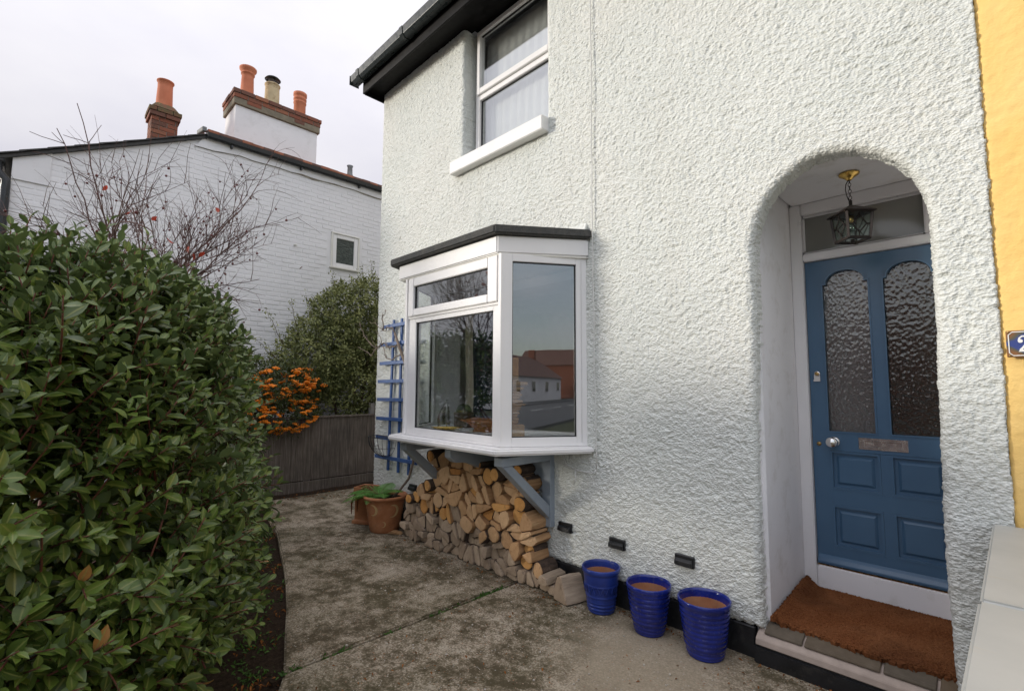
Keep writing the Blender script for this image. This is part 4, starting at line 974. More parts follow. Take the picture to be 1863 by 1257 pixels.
for it in range(2):
    cs_ = cells(seeds); ns = []
    for p, c_ in zip(seeds, cs_):
        if len(c_) < 3: ns.append(p); continue
        a, ce = area_c(c_); q = (p[0]*.4+ce[0]*.6, p[1]*.4+ce[1]*.6); ns.append(q if inside(q) else p)
    seeds = ns
logs = []
for c_ in cells(seeds):
    if len(c_) < 3: continue
    a, ce = area_c(c_)
    if abs(a) < .0012: continue
    if abs(a) > .0068 and lr.random() < .75:      # split the big ones into halves / wedges
        th = lr.uniform(0, PI); nxn, nzn = math.cos(th), math.sin(th); k = nxn*ce[0]+nzn*ce[1]+lr.uniform(-.01, .01)
        for s_ in (1, -1):
            h_ = clip(c_, s_*nxn, s_*nzn, s_*k)
            if len(h_) >= 3: logs.append(h_)
    else: logs.append(c_)
def shrink(poly, ce, d):
    o = []
    for x, z in poly:
        r = math.hypot(x-ce[0], z-ce[1]); f = max(.3, (r-d)/r) if r > 0 else 1; o.append((ce[0]+(x-ce[0])*f, ce[1]+(z-ce[1])*f))
    return o
def chaikin(poly, t_=.16):
    o = []
    for i in range(len(poly)):
        p, q = poly[i], poly[(i+1) % len(poly)]
        o += [(p[0]+(q[0]-p[0])*t_, p[1]+(q[1]-p[1])*t_), (q[0]+(p[0]-q[0])*t_, q[1]+(p[1]-q[1])*t_)]
    return o
LOGG = 'split logs stacked under the bay window'
def make_log(poly, yf, yb, end, side, label, tilt=0., barkarc=None, name='firewood_log', hollow=False, group=LOGG):
    a, ce = area_c(poly); zmin = min(z for x, z in poly)
    org = (ce[0], (yf+yb)/2, ce[1]); n = len(poly)
    mb = MB(); V = []; rows = [(yf, .93), (yf+.007, 1.0), (yf+(yb-yf)*.5, 1.0), (yb, .97)]
    jx, jz = lr.uniform(-.006, .006), lr.uniform(-.006, .006)
    for k, (y, sc) in enumerate(rows):
        f = k/3.
        for i, (x, z) in enumerate(poly):
            wob = 1+.05*math.sin(i*2.3+k*1.9+ce[0]*40)*(k == 2)
            V.append(((x-ce[0])*sc*wob+jx*f, y-org[1]+(lr.uniform(-.0035, .0035) if k < 2 else 0)+((x-ce[0])*tilt if k < 2 else 0), (z-ce[1])*sc*wob+jz*f))
    nb = len(V); V.append((0, yf-org[1]-.004, 0))
    F = []
    for i in range(n): mb_f = (i, (i+1) % n, nb); F.append((mb_f, 0))
    for k in range(3):
        for i in range(n): F.append(((k*n+i, (k+1)*n+i, (k+1)*n+(i+1) % n, k*n+(i+1) % n), 0 if k == 0 else 1))
    F.append((tuple(range(3*n, 4*n))[::-1], 1))
    mb.v = V
    for f, m in F: mb.f.append(f); mb.m.append(m); mb.sm.append(False)
    o = mb.build(name, [MAT[end], MAT[side]], loc=org)
    tag(o, label, 'log', group)
    if barkarc is not None:
        i0, cnt = barkarc; mb = MB(); vs_ = []
        for k in (1, 2, 3):
            y = rows[k][0]+.001; 
            for j in range(cnt+1):
                x, z = poly[(i0+j) % n]; r = math.hypot(x-ce[0], z-ce[1])+1e-6; sc = 1+(.005+.003*lr.random())/r
                vs_.append(((x-ce[0])*sc, y-org[1], (z-ce[1])*sc))
        m_ = cnt+1; fs_ = [(k*m_+j, (k+1)*m_+j, (k+1)*m_+j+1, k*m_+j+1) for k in range(2) for j in range(cnt)]
        # rim closing towards the log
        b_ = len(vs_)
        for j in range(cnt+1):
            x, z = poly[(i0+j) % n]; vs_.append(((x-ce[0])*.985, rows[1][0]-org[1]+.001, (z-ce[1])*.985))
        fs_ += [(b_+j, j, j+1, b_+j+1) for j in range(cnt)]
        mb.add(vs_, fs_, 0, True); mb.build('bark', MAT['bark'], parent=o)
    return o
logs2 = []
for c_ in logs:
    a, ce = area_c(c_); logs2.append((ce, c_, abs(a)))
# rows from the ground, then left to right, only to word the labels
rows_ = {}
for ce, c_, a in logs2: rows_.setdefault(int(ce[1]/.105), []).append((ce, c_, a))
ordw = ['first', 'second', 'third', 'fourth', 'fifth', 'sixth', 'seventh', 'eighth', 'ninth', 'tenth', 'eleventh', 'twelfth', 'thirteenth', 'fourteenth', 'fifteenth', 'sixteenth', 'seventeenth', 'eighteenth', 'nineteenth', 'twentieth', 'twenty-first', 'twenty-second', 'twenty-third', 'twenty-fourth', 'twenty-fifth', 'twenty-sixth', 'twenty-seventh', 'twenty-eighth', 'twenty-ninth', 'thirtieth']
rown = ['bottom layer', 'second layer up', 'third layer up', 'fourth layer up', 'fifth layer up', 'sixth layer up', 'seventh layer up', 'eighth layer up', 'top layer']
for rk in sorted(rows_):
    row = sorted(rows_[rk], key=lambda t_: t_[0][0])
    for ci, (ce, c_, a) in enumerate(row):
        greyline = .40-.10*(ce[0]+4.3)+lr.uniform(-.05, .05)
        grey = ce[1] < greyline+lr.uniform(-.07, .05) and not (ce[0] > -2.80 and ce[1] > .13)
        poly = shrink(c_, ce, .0035)
        kind = 'split'; bk = None
        ext = max(math.hypot(x-ce[0], z-ce[1]) for x, z in poly); inr = min(math.hypot(x-ce[0], z-ce[1]) for x, z in poly)
        rnd_ = lr.random()
        if not grey and a > .0055 and rnd_ < .27:      # round billet
            rx = .5*(max(x for x, z in poly)-min(x for x, z in poly))*.94; rz = .5*(max(z for x, z in poly)-min(z for x, z in poly))*.94
            rx, rz = min(rx, rz*1.2), min(rz, rx*1.25)
            c0 = ((max(x for x, z in poly)+min(x for x, z in poly))/2, (max(z for x, z in poly)+min(z for x, z in poly))/2)
            ph = lr.uniform(0, PI); poly = [(c0[0]+rx*math.cos(2*PI*i/16)*(1+.05*math.sin(3*2*PI*i/16+ph)), c0[1]+rz*math.sin(2*PI*i/16)*(1+.05*math.cos(2*2*PI*i/16+ph))) for i in range(16)]
            kind = 'round'; bk = (0, 16)
        else:
            poly = chaikin(poly, .14+.1*lr.random())
            if lr.random() < .55:
                cnt = max(3, len(poly)//3); bk = (lr.randrange(len(poly)), cnt)
        if len(c_) == 3 or (len(c_) == 4 and a < .004): kind = 'wedge shaped' if kind == 'split' else kind
        elif kind == 'split' and a < .0042: kind = 'small split'
        elif kind == 'split' and a > .0075: kind = 'thick split'
        yf = -.215+lr.uniform(-.035, .03)-(.03 if not grey and ce[0] < -3 else 0); yb = -.03
        end = 'end_grey' if grey else ('end_orange' if (kind == 'round' and lr.random() < .8) or lr.random() < .12 else 'end_fresh')
        side = 'split_grey' if grey else 'split'
        col = 'grey weathered' if grey else ('orange' if end == 'end_orange' else 'pale tan')
        lab = f'{col} {kind} log, {rown[min(rk, 8)]}, {ordw[ci]} from the fern pot'
        make_log(poly, yf, yb, end, side, lab, lr.uniform(-.22, .22), bk)
# the big dark barked log behind the right bracket, the lone quarter log, a splinter of wood by the fern pot
big = [(-2.775+.105*math.cos(2*PI*i/18)*(1+.06*math.sin(3*i)), .915+.088*math.sin(2*PI*i/18)*(1+.05*math.cos(5*i)) if 0 else .845+.085*math.sin(2*PI*i/18)) for i in range(18)]
LQ = [(-2.415, .001), (-2.285, .001), (-2.262, .012), (-2.33, .175), (-2.352, .182), (-2.378, .165), (-2.402, .11), (-2.418, .05)]
o = make_log(LQ, -.235, -.05, 'end_grey', 'split_grey', 'lone grey split log lying against the wall beside the smallest blue pot', 0, (5, 3)); o.rotation_euler.z = RAD(-14); o.location.y -= .02; o.location.x += .02
s = MB(); s.prism_ax([(-.09, 0), (.08, .0), (.06, .02), (-.02, .032)], 'y', -.028, .03); o = s.build('wood_splinter', MAT['split'], bevel=.004, loc=(-4.60, -.235, .001)); o.rotation_euler.z = .5; tag(o, 'flat orange splinter of wood on the concrete between fern pot and logs', 'wood splinter')

# ================================================================ TRELLIS, BASKET, VINE
tre = empty('trellis', (-4.95, -.03, .55)); wpos[tre.name] = (-4.95, -.03, .55); tag(tre, 'blue painted square wooden trellis fixed to the wall left of the bay', 'trellis')
for x0, x1 in ((-5.125, -5.075), (-4.905, -4.90), (-4.69, -4.685)):
    s = MB(); s.bar((x0, -.030, .565), (x1, -.030, 2.325), .036, .020, up=(0, 1, 0)); P(s, 'upright', MAT['trellis'], tre, bevel=.002)
for i, (z, xl, xr) in enumerate(((.713, -5.39, -4.50), (.937, -5.38, -4.50), (1.16, -5.38, -4.51), (1.385, -5.37, -4.51), (1.60, -5.365, -4.505), (1.816, -5.335, -4.505), (2.04, -5.345, -4.50), (2.255, -5.285, -4.50))):
    s = MB(); s.bar((xl, -.052, z-.005), (xr, -.052, z+.005), .020, .040, up=(0, 0, 1)); P(s, 'cross_slat', MAT['trellis'], tre, bevel=.002)
bas = empty('wire_basket', (-5.14, -.17, .72)); wpos[bas.name] = (-5.14, -.17, .72); tag(bas, 'empty half round black wire wall basket hung low on the blue trellis', 'basket')
bx, bz, br = -5.11, .96, .215
s = MB()
arcp = [(bx+br*math.cos(a), -.068-br*.95*math.sin(a), bz) for a in np.linspace(0, PI, 17)]; s.tube(arcp, .0045, 5); s.tube([(bx-br, -.068, bz), (bx+br, -.068, bz)], .0045, 5); P(s, 'rim_wire', MAT['wire'], bas)
s = MB()
for a in np.linspace(0, PI, 13):
    s.tube([(bx+br*math.cos(a)*math.cos(b_), -.068-br*.95*math.sin(a)*math.cos(b_), bz-.235*math.sin(b_)) for b_ in np.linspace(0, PI/2, 8)], .0028, 4)
for f in (.35, .7): s.tube([(bx+br*math.cos(a)*math.cos(f*PI/2), -.068-br*.95*math.sin(a)*math.cos(f*PI/2), bz-.235*math.sin(f*PI/2)) for a in np.linspace(0, PI, 15)], .0028, 4)
P(s, 'basket_wires', MAT['wire'], bas)

def crook(p0, p1, amp, n, rr_=random):
    p0 = Vector(p0); p1 = Vector(p1); o = []
    for k in range(n+1):
        f = k/n; q = p0.lerp(p1, f)
        if 0 < k < n: q += Vector((rr_.uniform(-1, 1), rr_.uniform(-.35, .35), rr_.uniform(-1, 1)))*amp
        o.append(q)
    return o
vr = random.Random(5)
vine = empty('bare_climber', (-4.70, -.22, .35)); wpos[vine.name] = (-4.70, -.22, .35); tag(vine, 'bare twisted grey climber growing from the fern pot up the blue trellis', 'climbing plant')
s = MB(); main = [(-4.72, -.20, .35), (-4.66, -.16, .42), (-4.58, -.10, .55), (-4.52, -.085, .72), (-4.50, -.08, .95), (-4.47, -.08, 1.20), (-4.53, -.08, 1.42), (-4.60, -.08, 1.58), (-4.72, -.08, 1.78), (-4.85, -.085, 1.98), (-4.95, -.09, 2.15)]
s.tube(main, [.015, .013, .013, .014, .013, .013, .014, .013, .016, .017, .013], 7); P(s, 'stem', MAT['vine'], vine)
s = MB()
for p in ([(-4.95, -.09, 2.15), (-5.05, -.10, 2.22), (-5.18, -.11, 2.20), (-5.30, -.13, 2.28), (-5.44, -.15, 2.33)], [(-4.88, -.09, 2.02), (-5.02, -.11, 1.98), (-5.15, -.11, 2.05), (-5.28, -.13, 1.99), (-5.38, -.14, 2.08)], [(-4.80, -.08, 1.9), (-4.98, -.10, 1.84), (-5.1, -.12, 1.90), (-5.22, -.12, 2.12), (-5.30, -.14, 2.2)], [(-4.72, -.08, 1.78), (-4.62, -.09, 1.88), (-4.55, -.1, 2.02)], [(-4.5, -.08, 1.2), (-4.42, -.09, 1.35), (-4.44, -.09, 1.5)], [(-5.18, -.11, 2.20), (-5.20, -.12, 2.34), (-5.12, -.12, 2.44)], [(-5.15, -.11, 2.05), (-5.36, -.16, 1.90), (-5.62, -.2, 2.02)], [(-5.3, -.13, 1.99), (-5.52, -.18, 2.16), (-5.60, -.2, 2.32)]):
    q = []
    for a, b in zip(p[:-1], p[1:]): q += crook(a, b, .022, 3, vr)[:-1]
    q.append(Vector(p[-1])); k = len(q); s.tube(q, [.0065*(1-i/k)+.002 for i in range(k)], 5)
    for m_ in range(5):
        a = q[vr.randrange(k)]; s.tube([a, a+Vector((vr.uniform(-.06, .06), vr.uniform(-.03, 0), vr.uniform(-.03, .08)))], [.004, .002], 4)
tag(P(s, 'twigs', MAT['vine'], vine), kind='stuff')

# ================================================================ LEAF TOOLS
def leaf_tpl(segs=4, fold=.18, curve=.25, wave=0., shape=None):
    """unit leaf along +x, length 1, blade width 1 at mid (scaled later); returns V,F,rib"""
    V = []; rib = []
    prof = shape or [0.02, .36, .50, .42, .02]
    for i in range(segs+1):
        f = i/segs; wd = np.interp(f, np.linspace(0, 1, len(prof)), prof)
        zc = -curve*f*f
        for sgn in (-1, 0, 1):
            V.append((f, sgn*wd, zc+abs(sgn)*wd*fold+(wave*math.sin(f*9+sgn) if sgn else 0))); rib.append(1. if sgn == 0 else 0.)
    F = []
    for i in range(segs):
        a = i*3
        F += [(a, a+3, a+4, a+1), (a+1, a+4, a+5, a+2)]
    return np.array(V, np.float32), np.array(F, np.int32), np.array(rib, np.float32)
def frames(dirs, ups):
    """rotation matrices with x along dirs, z roughly ups"""
    d = dirs/np.linalg.norm(dirs, axis=1, keepdims=True); y = np.cross(ups, d); y /= (np.linalg.norm(y, axis=1, keepdims=True)+1e-9); z = np.cross(d, y)
    return np.stack([d, y, z], 2)
def scatter(name, tpl, pos, R, size, width, tone, mat, smooth=True, parent=None):
    V, F, rib = tpl; n = len(pos)
    L_ = V[None, :, :]*np.stack([size, width, size], 1)[:, None, :]
    W3 = np.einsum('nij,nkj->nki', R, L_)+pos[:, None, :]
    FF = (F[None]+(np.arange(n)*len(V))[:, None, None]).reshape(-1, F.shape[1])
    me = npmesh(name, W3.reshape(-1, 3), FF, mat, smooth, {'tone': np.repeat(tone, len(V)), 'rib': np.tile(rib, n)})
    o = link(name, me)
    if parent is not None: PO(o, parent)
    return o
def norm(v): return v/(np.linalg.norm(v, axis=-1, keepdims=True)+1e-9)

# ================================================================ BAY HEDGE (near left)
hr = np.random.default_rng(4)
hc = np.array([-4.55, -2.78, 0.0]); ha, hb, HT = 2.72, 1.05, 2.18; hrot = RAD(-16)
hedge = empty('bay_shrub', (-3.7, -3.0, 0)); wpos[hedge.name] = (-3.7, -3.0, 0)
tag(hedge, 'large dense dark green bay shrub with reddish stems filling the left foreground', 'shrub')
def hsurf(th, ph):
    """superellipsoid surface point and outward normal, th around, ph from -1 (base) to 1 (top)"""
    e1 = .50
    cp, sp = np.cos(ph), np.sin(ph); sg = lambda v, e: np.sign(v)*np.abs(v)**e
    x = ha*sg(cp, .55)*sg(np.cos(th), .55); y = hb*sg(cp, .55)*sg(np.sin(th), .62); z = sg(sp, .62)
    zz_ = np.where(z > 0, 1.12+z*(HT-1.12), 1.12+z*1.05)
    # a waist: narrower near the ground, fullest at z ~ 1.15
    k = 1-.15*np.clip((zz_-1.0)/1.1, 0, 1)+.05*np.clip((.8-zz_)/.6, 0, 1)
    lump = 1+.05*fbm(th*2.2, zz_*1.8, 3, 5)
    x = x*k*lump; y = y*k*lump
    n = norm(np.stack([x/ha**2, y/hb**2, (zz_-1.12)/1.0**2*.8], -1))
    c_, s_ = math.cos(hrot), math.sin(hrot)
    rotp = lambda a, b: (a*c_-b*s_, a*s_+b*c_)
    X, Y = rotp(x, y); NX, NY = rotp(n[..., 0], n[..., 1])
    return np.stack([X+hc[0], Y+hc[1], zz_], -1), np.stack([NX, NY, n[..., 2]], -1)
def hsample(n, near=True):
    th = hr.uniform(-PI, PI, n*4); ph = np.arcsin(hr.uniform(-.97, .97, n*4))
    p, nn = hsurf(th, ph); view = np.array([0, -3.05, 1.54])-p
    dist = np.linalg.norm(view, axis=1)
    fac = (nn*view).sum(1)/dist
    # denser toward the lens-facing side where most of it is seen
    keep = (fac > -.2) | (hr.random(len(p)) < .25)
    keep &= p[:, 2] > .03
    p, nn = p[keep][:n], nn[keep][:n]
    return p, nn
bay_tpl = leaf_tpl(5, .20, .16, .02, [.03, .33, .48, .50, .34, .02])
pos, dirs, ups, sizes, wid, tones = [], [], [], [], [], []
stems = MB()
def shoots(n, inset, length, leafstep, sc):
    p, nn = hsample(n)
    for k in range(len(p)):
        N = nn[k]; L0 = length*hr.uniform(.6, 1.25)
        d = norm(N*.75+np.array([0, 0, .75])+hr.normal(0, .38, 3))
        base = p[k]-N*inset*hr.uniform(.5, 1.4)-d*L0*.4
        bend = hr.normal(0, .12, 3); npt = 6
        pts = [base+d*L0*f+bend*L0*f*f*.8 for f in np.linspace(0, 1, npt)]
        if L0 > .16 and hr.random() < .75: stems.tube(pts, [.0042, .0038, .0034, .003, .0025, .0018], 4)
        nl = int(L0/leafstep); az = hr.uniform(0, 2*PI)
        t1 = np.cross(d, [0.3, .2, 1.]); t1 /= np.linalg.norm(t1); t2 = np.cross(d, t1)
        shtone = hr.uniform(0, .5)*hr.uniform(.4, 1.)
        for j in range(nl):
            f = .22+.78*(j+.5)/nl; az += 2.4+hr.normal(0, .2)
            q = base+d*L0*f+bend*L0*f*f*.8
            rad = t1*math.cos(az)+t2*math.sin(az); op = .75-.45*f**3
            ld = norm(d*(1-op)*1.1+rad*op+hr.normal(0, .12, 3)+np.array([0, 0, -.05]))
            up = norm(d*op*1.1-rad*(1-op)*.6+np.array([0, 0, .35])+hr.normal(0, .2, 3))
            s_ = sc*hr.uniform(.7, 1.2)*(1-.35*max(0, f-.85)/.15)
            pos.append(q); dirs.append(ld); ups.append(up); sizes.append(s_); wid.append(s_*hr.uniform(.45, .56))
            tt = shtone+hr.uniform(0, .3)+(.15 if f > .85 else 0); tones.append(min(.86, tt+(.25 if hr.random() < .06 else 0)) if hr.random() > .006 else 1.0)
shoots(2700, .07, .32, .021, .066)
shoots(1500, .26, .36, .025, .074)
shoots(700, .55, .40, .034, .090)
pos = np.array(pos, np.float32); dirs = np.array(dirs, np.float32); ups = np.array(ups, np.float32); sizes = np.array(sizes, np.float32); wid = np.array(wid, np.float32); tones = np.array(tones, np.float32)
ok = pos[:, 2] > .03; pos, dirs, ups, sizes, wid, tones = [a[ok] for a in (pos, dirs, ups, sizes, wid, tones)]
R_ = frames(dirs, ups)
vd = np.linalg.norm(pos-np.array([0, -3.05, 1.54]), axis=1)
# the leaves that show largest become parts of their own
cand = np.argsort(vd)
cell = {}; singles = []
for i in cand:
    key = (round(float(pos[i, 1])/.075), round(float(pos[i, 2])/.075), round(float(pos[i, 0])/.12))
    if key in cell: continue
    cell[key] = 1; singles.append(i)
    if len(singles) == 290: break
singles = np.array(singles); rest = np.ones(len(pos), bool); rest[singles] = False
tag(scatter('foliage', bay_tpl, pos[rest], R_[rest], sizes[rest], wid[rest], tones[rest], MAT['bay_leaf'], True, hedge), kind='stuff')
lm = []
for tn in (.05, .2, .35, .5, .65, .8):
    for wv in (0, .03):
        V, F, rib = leaf_tpl(6, .2+wv*2, .14+wv*3, wv, [.03, .30, .46, .51, .44, .24, .02]); lm.append(npmesh('leaf', V*np.array([1, .84, 1]), F, MAT['bay_leaf'], True, {'tone': np.full(len(V), tn), 'rib': rib}))
lmy = npmesh('leaf', V*np.array([1, .84, 1]), F, MAT['bay_leaf'], True, {'tone': np.full(len(V), 1.), 'rib': rib})
for i in singles:
    k = min(5, int(tones[i]/.15))*2+random.randrange(2)
    o = link('leaf', lm[k] if tones[i] < .9 else lmy)
    Mx = Matrix([[float(R_[i][r][c_])*float((sizes[i], wid[i], sizes[i])[c_]) for c_ in range(3)] for r in range(3)]).to_4x4(); Mx.translation = Vector([float(q) for q in pos[i]])
    o.matrix_world = Mx; o.parent = hedge; o.matrix_parent_inverse = Matrix.Translation((3.7, 3.0, 0))
tag(P(stems, 'shoots', MAT['twig_red'], hedge), kind='stuff')
s = MB()
for k in range(16):
    a = hr.uniform(0, 2*PI); r = hr.uniform(0, .7); b0 = Vector((hc[0]+1.1*r*math.cos(a)+.3, hc[1]+.5*r*math.sin(a), -.05)); th = hr.uniform(-PI, PI); ph = hr.uniform(.0, 1.2)
    p, n_ = hsurf(np.array([th]), np.array([ph])); tip = Vector(p[0].tolist())*.9+Vector(hc.tolist())*.1
    s.tube(crook(b0, tip, .05, 7, random), [.018-.0018*i for i in range(8)], 6)
P(s, 'stems', MAT['twig_red'], hedge)

# ================================================================ CRAB APPLE (bare) behind the hedge
cr = random.Random(12)
crab = empty('bare_fruit_tree', (-5.3, -2.35, -.05)); wpos[crab.name] = (-5.3, -2.35, -.05)
tag(crab, 'leafless small fruit tree with dark berries and a few red leaves behind the bay shrub', 'tree')
tw = MB(); tk = MB(); ends = []
def grow(p, d, ln, r, lvl, lead=False):
    n = max(3, int(ln/.09)); pts = [p]; dd = d.copy(); seglen = ln/n
    for i in range(n):
        dd = (dd+Vector((cr.gauss(0, .11), cr.gauss(0, .11), cr.gauss(0.015, .09)+(-.16 if pts[-1].z > 3.25 and not lead else 0)))).normalized(); pts.append(pts[-1]+dd*seglen)
    rs = [r*(1-.62*i/n) for i in range(n+1)]
    (tk if lvl == 0 else tw).tube(pts, rs, 7 if lvl == 0 else (5 if lvl < 2 else 4), caps=False)
    if lvl >= 2:
        for q in pts[1:]: ends.append((q, lvl))
    if lvl < 4:
        kids = (0, 6, 5, 3)[lvl] if lvl else 0
        if lvl == 0: kids = 7
        for k in range(kids):
            f = cr.uniform(.45 if lvl == 0 else .2, 1); i = min(n-1, int(f*n)); q = pts[i].lerp(pts[i+1], f*n-i if f*n-i < 1 else .5)
            ax = Vector((cr.gauss(0, 1), cr.gauss(0, 1), cr.gauss(0, 1))).cross(dd).normalized()
            nd = (Matrix.Rotation(cr.uniform(.45, .95), 3, ax) @ dd); nd = (nd+Vector((0, 0, .18))).normalized(); nd.y *= .6 if nd.y > 0 else 1; nd.normalize()
            grow(q, nd, ln*cr.uniform(.45, .75) if lvl else cr.uniform(.8, 1.25), max(.0021, r*.52), lvl+1)
tk.tube(crook((-5.3, -2.35, -.08), (-5.2, -2.35, 2.1), .03, 8, cr), [.042-.0028*i for i in range(9)], 8)
top = Vector((-5.2, -2.46, 1.92))
for dv, ln in (((-.1, -.85, .7), 1.05), ((.05, -.45, 1.0), 1.1), ((.1, .15, 1), .9), ((-.1, .35, .9), .95), ((.15, .65, .7), .7), ((-.2, -1, .45), 1.1), ((.15, -.15, 1), .95), ((.0, .35, .75), .9), ((-.2, .55, .8), .75)):
    grow(top+Vector((cr.uniform(-.05, .05), cr.uniform(-.05, .05), cr.uniform(-.1, .2))), Vector(dv).normalized(), ln*1.12, .0115, 1)
for dv, ln in (((.02, -.30, 1.2), 1.95), ((0, -.42, 1.2), 1.75)): 
    q_ = crook(top, top+Vector(dv).normalized()*ln, .03, 12, cr); tw.tube(q_, [.009-.0005*i for i in range(13)], 5, caps=False)
    for k_ in range(9): a_ = q_[cr.randrange(4, 12)]; b_ = a_+Vector((cr.gauss(0, .06), cr.gauss(0, .12), cr.uniform(.02, .22))); tw.tube(crook(a_, b_, .008, 3, cr), [.003, .0028, .0025, .002], 4, caps=False); ends.append((b_, 3))
P(tk, 'trunk', MAT['twig_grey'], crab); tag(P(tw, 'branches', MAT['twig_grey'], crab), kind='stuff')
bt = MB()
for k in range(230):
    q, lv_ = cr.choice(ends); e_ = q+Vector((cr.uniform(-.03, .03), cr.uniform(-.03, .03), -cr.uniform(.01, .045))); bt.tube([q, e_], .0012, 3, caps=False); bt.ball(e_, cr.uniform(.008, .0115), 6, 4)
tag(P(bt, 'berries', MAT['berry_red'], crab), kind='stuff')
V, F, rib = leaf_tpl(4, .15, .3, .03); lme = npmesh('red_leaf', V*np.array([.062, .034, .062]), F, MAT['red_leaf'], True, {'tone': np.full(len(V), .4), 'rib': rib})
for q in [(-5.29, -2.70, 3.23), (-5.16, -2.54, 3.02), (-5.01, -2.38, 2.97), (-4.66, -2.03, 3.05), (-4.83, -2.17, 2.72), (-4.74, -2.07, 2.67), (-4.81, -2.14, 2.66), (-5.0, -2.3, 2.8), (-5.2, -2.75, 2.7)]:
    o = link('red_leaf', lme); o.parent = crab; o.matrix_parent_inverse = Matrix.Translation((5.3, 2.35, .05)); o.location = q; o.rotation_euler = (cr.uniform(0, 6), cr.uniform(.6, 1.4), cr.uniform(0, 6))

# ================================================================ FENCE
fen = empty('wooden_fence', (-7.3, .8, 0)); wpos[fen.name] = (-7.3, .8, 0); tag(fen, 'low grey weathered wooden fence panel across the end of the path', 'fence')
fr_ = random.Random(3)
y = -2.2; 
while y < 3.4:
    wd = fr_.uniform(.135, .155); s = MB(); off = fr_.uniform(-.0012, .0012); s.box(-7.325+off, -7.306+off, y, y+wd-.0015, .16, 1.055+fr_.uniform(-.004, .004)); P(s, 'board', MAT['fence'], fen, bevel=.0015); y += wd
s = MB(); s.box(-7.335, -7.29, -2.2, 3.4, -.08, .145); P(s, 'gravel_board', MAT['fence'], fen, bevel=.004)
s = MB(); s.box(-7.345, -7.28, -2.2, 3.4, 1.062, 1.088); P(s, 'capping_rail', MAT['fence'], fen, bevel=.004)
for yy in (-2.25, -.05, .98, 3.44):
    s = MB(); s.box(-7.44, -7.365, yy-.037, yy+.037, -.1, 1.26); P(s, 'post', MAT['grey_wood'], fen, bevel=.005)

# ================================================================ SHRUBS BY THE FENCE
def cloud(lobes, n, r_, out=.75):
    """points in the outer part of lumpy lobes with outward normals"""
    w_ = np.array([l[3]*l[4]*l[5] for l in lobes])**.66; idx = r_.choice(len(lobes), n, p=w_/w_.sum())
    d = norm(r_.normal(0, 1, (n, 3))); lob = np.array(lobes)[idx]
    rad = (out+(1-out)*r_.random(n)**.6)*(1+.16*fbm(d[:, 0]*3+idx*3.1, d[:, 2]*3+d[:, 1]*2, 3, 7))
    return lob[:, :3]+d*lob[:, 3:6]*rad[:, None], norm(d/lob[:, 3:6])
def small_leaves(name, p, n_, r_, size, mat, parent, ratio=.42, tone=None, segs=2):
    k = len(p); d = norm(n_*.6+r_.normal(0, .6, (k, 3))+np.array([0, 0, .25])); u = norm(n_+r_.normal(0, .5, (k, 3))+np.array([0, 0, .5]))
    tpl = leaf_tpl(segs, .25, .2, 0, [.05, .5, .05]); sz = size*r_.uniform(.6, 1.3, k).astype(np.float32)
    tn = r_.random(k)*.75 if tone is None else tone
    return scatter(name, tpl, p, frames(d, u), sz, sz*ratio, tn, mat, False, parent)
r_ = np.random.default_rng(8)
hol = empty('evergreen_tree', (-7.9, .9, -.05)); wpos[hol.name] = (-7.9, .9, -.05); tag(hol, 'bushy olive green small leaved evergreen tree behind the fence by the house corner', 'tree')
lob = [(-7.95, .95, 2.55, .62, .75, .85), (-7.9, .35, 2.05, .55, .62, .72), (-7.85, 1.1, 1.75, .65, .75, .70), (-7.9, .75, 1.35, .5, .7, .5), (-7.95, 1.3, 3.05, .42, .45, .45), (-7.95, .0, 1.8, .42, .45, .6), (-7.8, 1.5, 2.3, .55, .5, .8), (-7.9, .55, 2.75, .4, .42, .4)]
p, n_ = cloud(lob, 2000, r_, .8); P_, N_ = [], []
for k in range(len(p)):
    m_ = 17; P_.append(p[k]+r_.normal(0, .042, (m_, 3))); N_.append(np.repeat(n_[k:k+1], m_, 0))
P_ = np.concatenate(P_); N_ = np.concatenate(N_); clt = np.repeat(r_.random(len(p))*.5, 17)+r_.random(len(P_))*.3
tag(small_leaves('crown', P_, N_, r_, .048, MAT['holly_leaf'], hol, .55, clt), kind='stuff')
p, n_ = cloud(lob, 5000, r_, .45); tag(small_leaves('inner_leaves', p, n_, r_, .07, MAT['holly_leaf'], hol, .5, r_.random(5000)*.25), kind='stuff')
s = MB(); 
for q in ((-7.95, .95, 2.9), (-7.9, .3, 2.3), (-7.85, 1.4, 2.4), (-7.95, 1.3, 3.2)): s.tube(crook((-7.9, .9, -.05), q, .05, 7, random), [.045-.005*i for i in range(8)], 6)
P(s, 'trunk', MAT['twig_grey'], hol)
# wispy leaders out of the top
s = MB(); P_, N_ = [], []
for q, d in (((-7.85, -.30, 2.15), (0, -.28, .55)), ((-7.85, -.1, 2.3), (0, -.12, .6)), ((-7.9, .5, 3.0), (0, -.05, .45)), ((-7.95, 1.25, 3.35), (.05, -.1, .42)), ((-7.9, .95, 3.25), (0, .05, .4)), ((-7.85, .15, 2.55), (0, -.15, .45)), ((-7.85, -.35, 1.9), (.05, -.4, .35))):
    pts = crook(q, Vector(q)+Vector(d), .02, 6, random); s.tube(pts, [.006-.0007*i for i in range(7)], 4)
    for f in np.linspace(0, 1, 60):
        a = Vector(q)+Vector(d)*float(f); P_.append(np.array(a)+r_.normal(0, .035, 3)); N_.append(norm(r_.normal(0, 1, 3)+np.array(d)))
tag(P(s, 'leaders', MAT['twig_grey'], hol), kind='stuff'); tag(small_leaves('leader_leaves', np.array(P_), np.array(N_), r_, .042, MAT['holly_leaf'], hol, .45), kind='stuff')

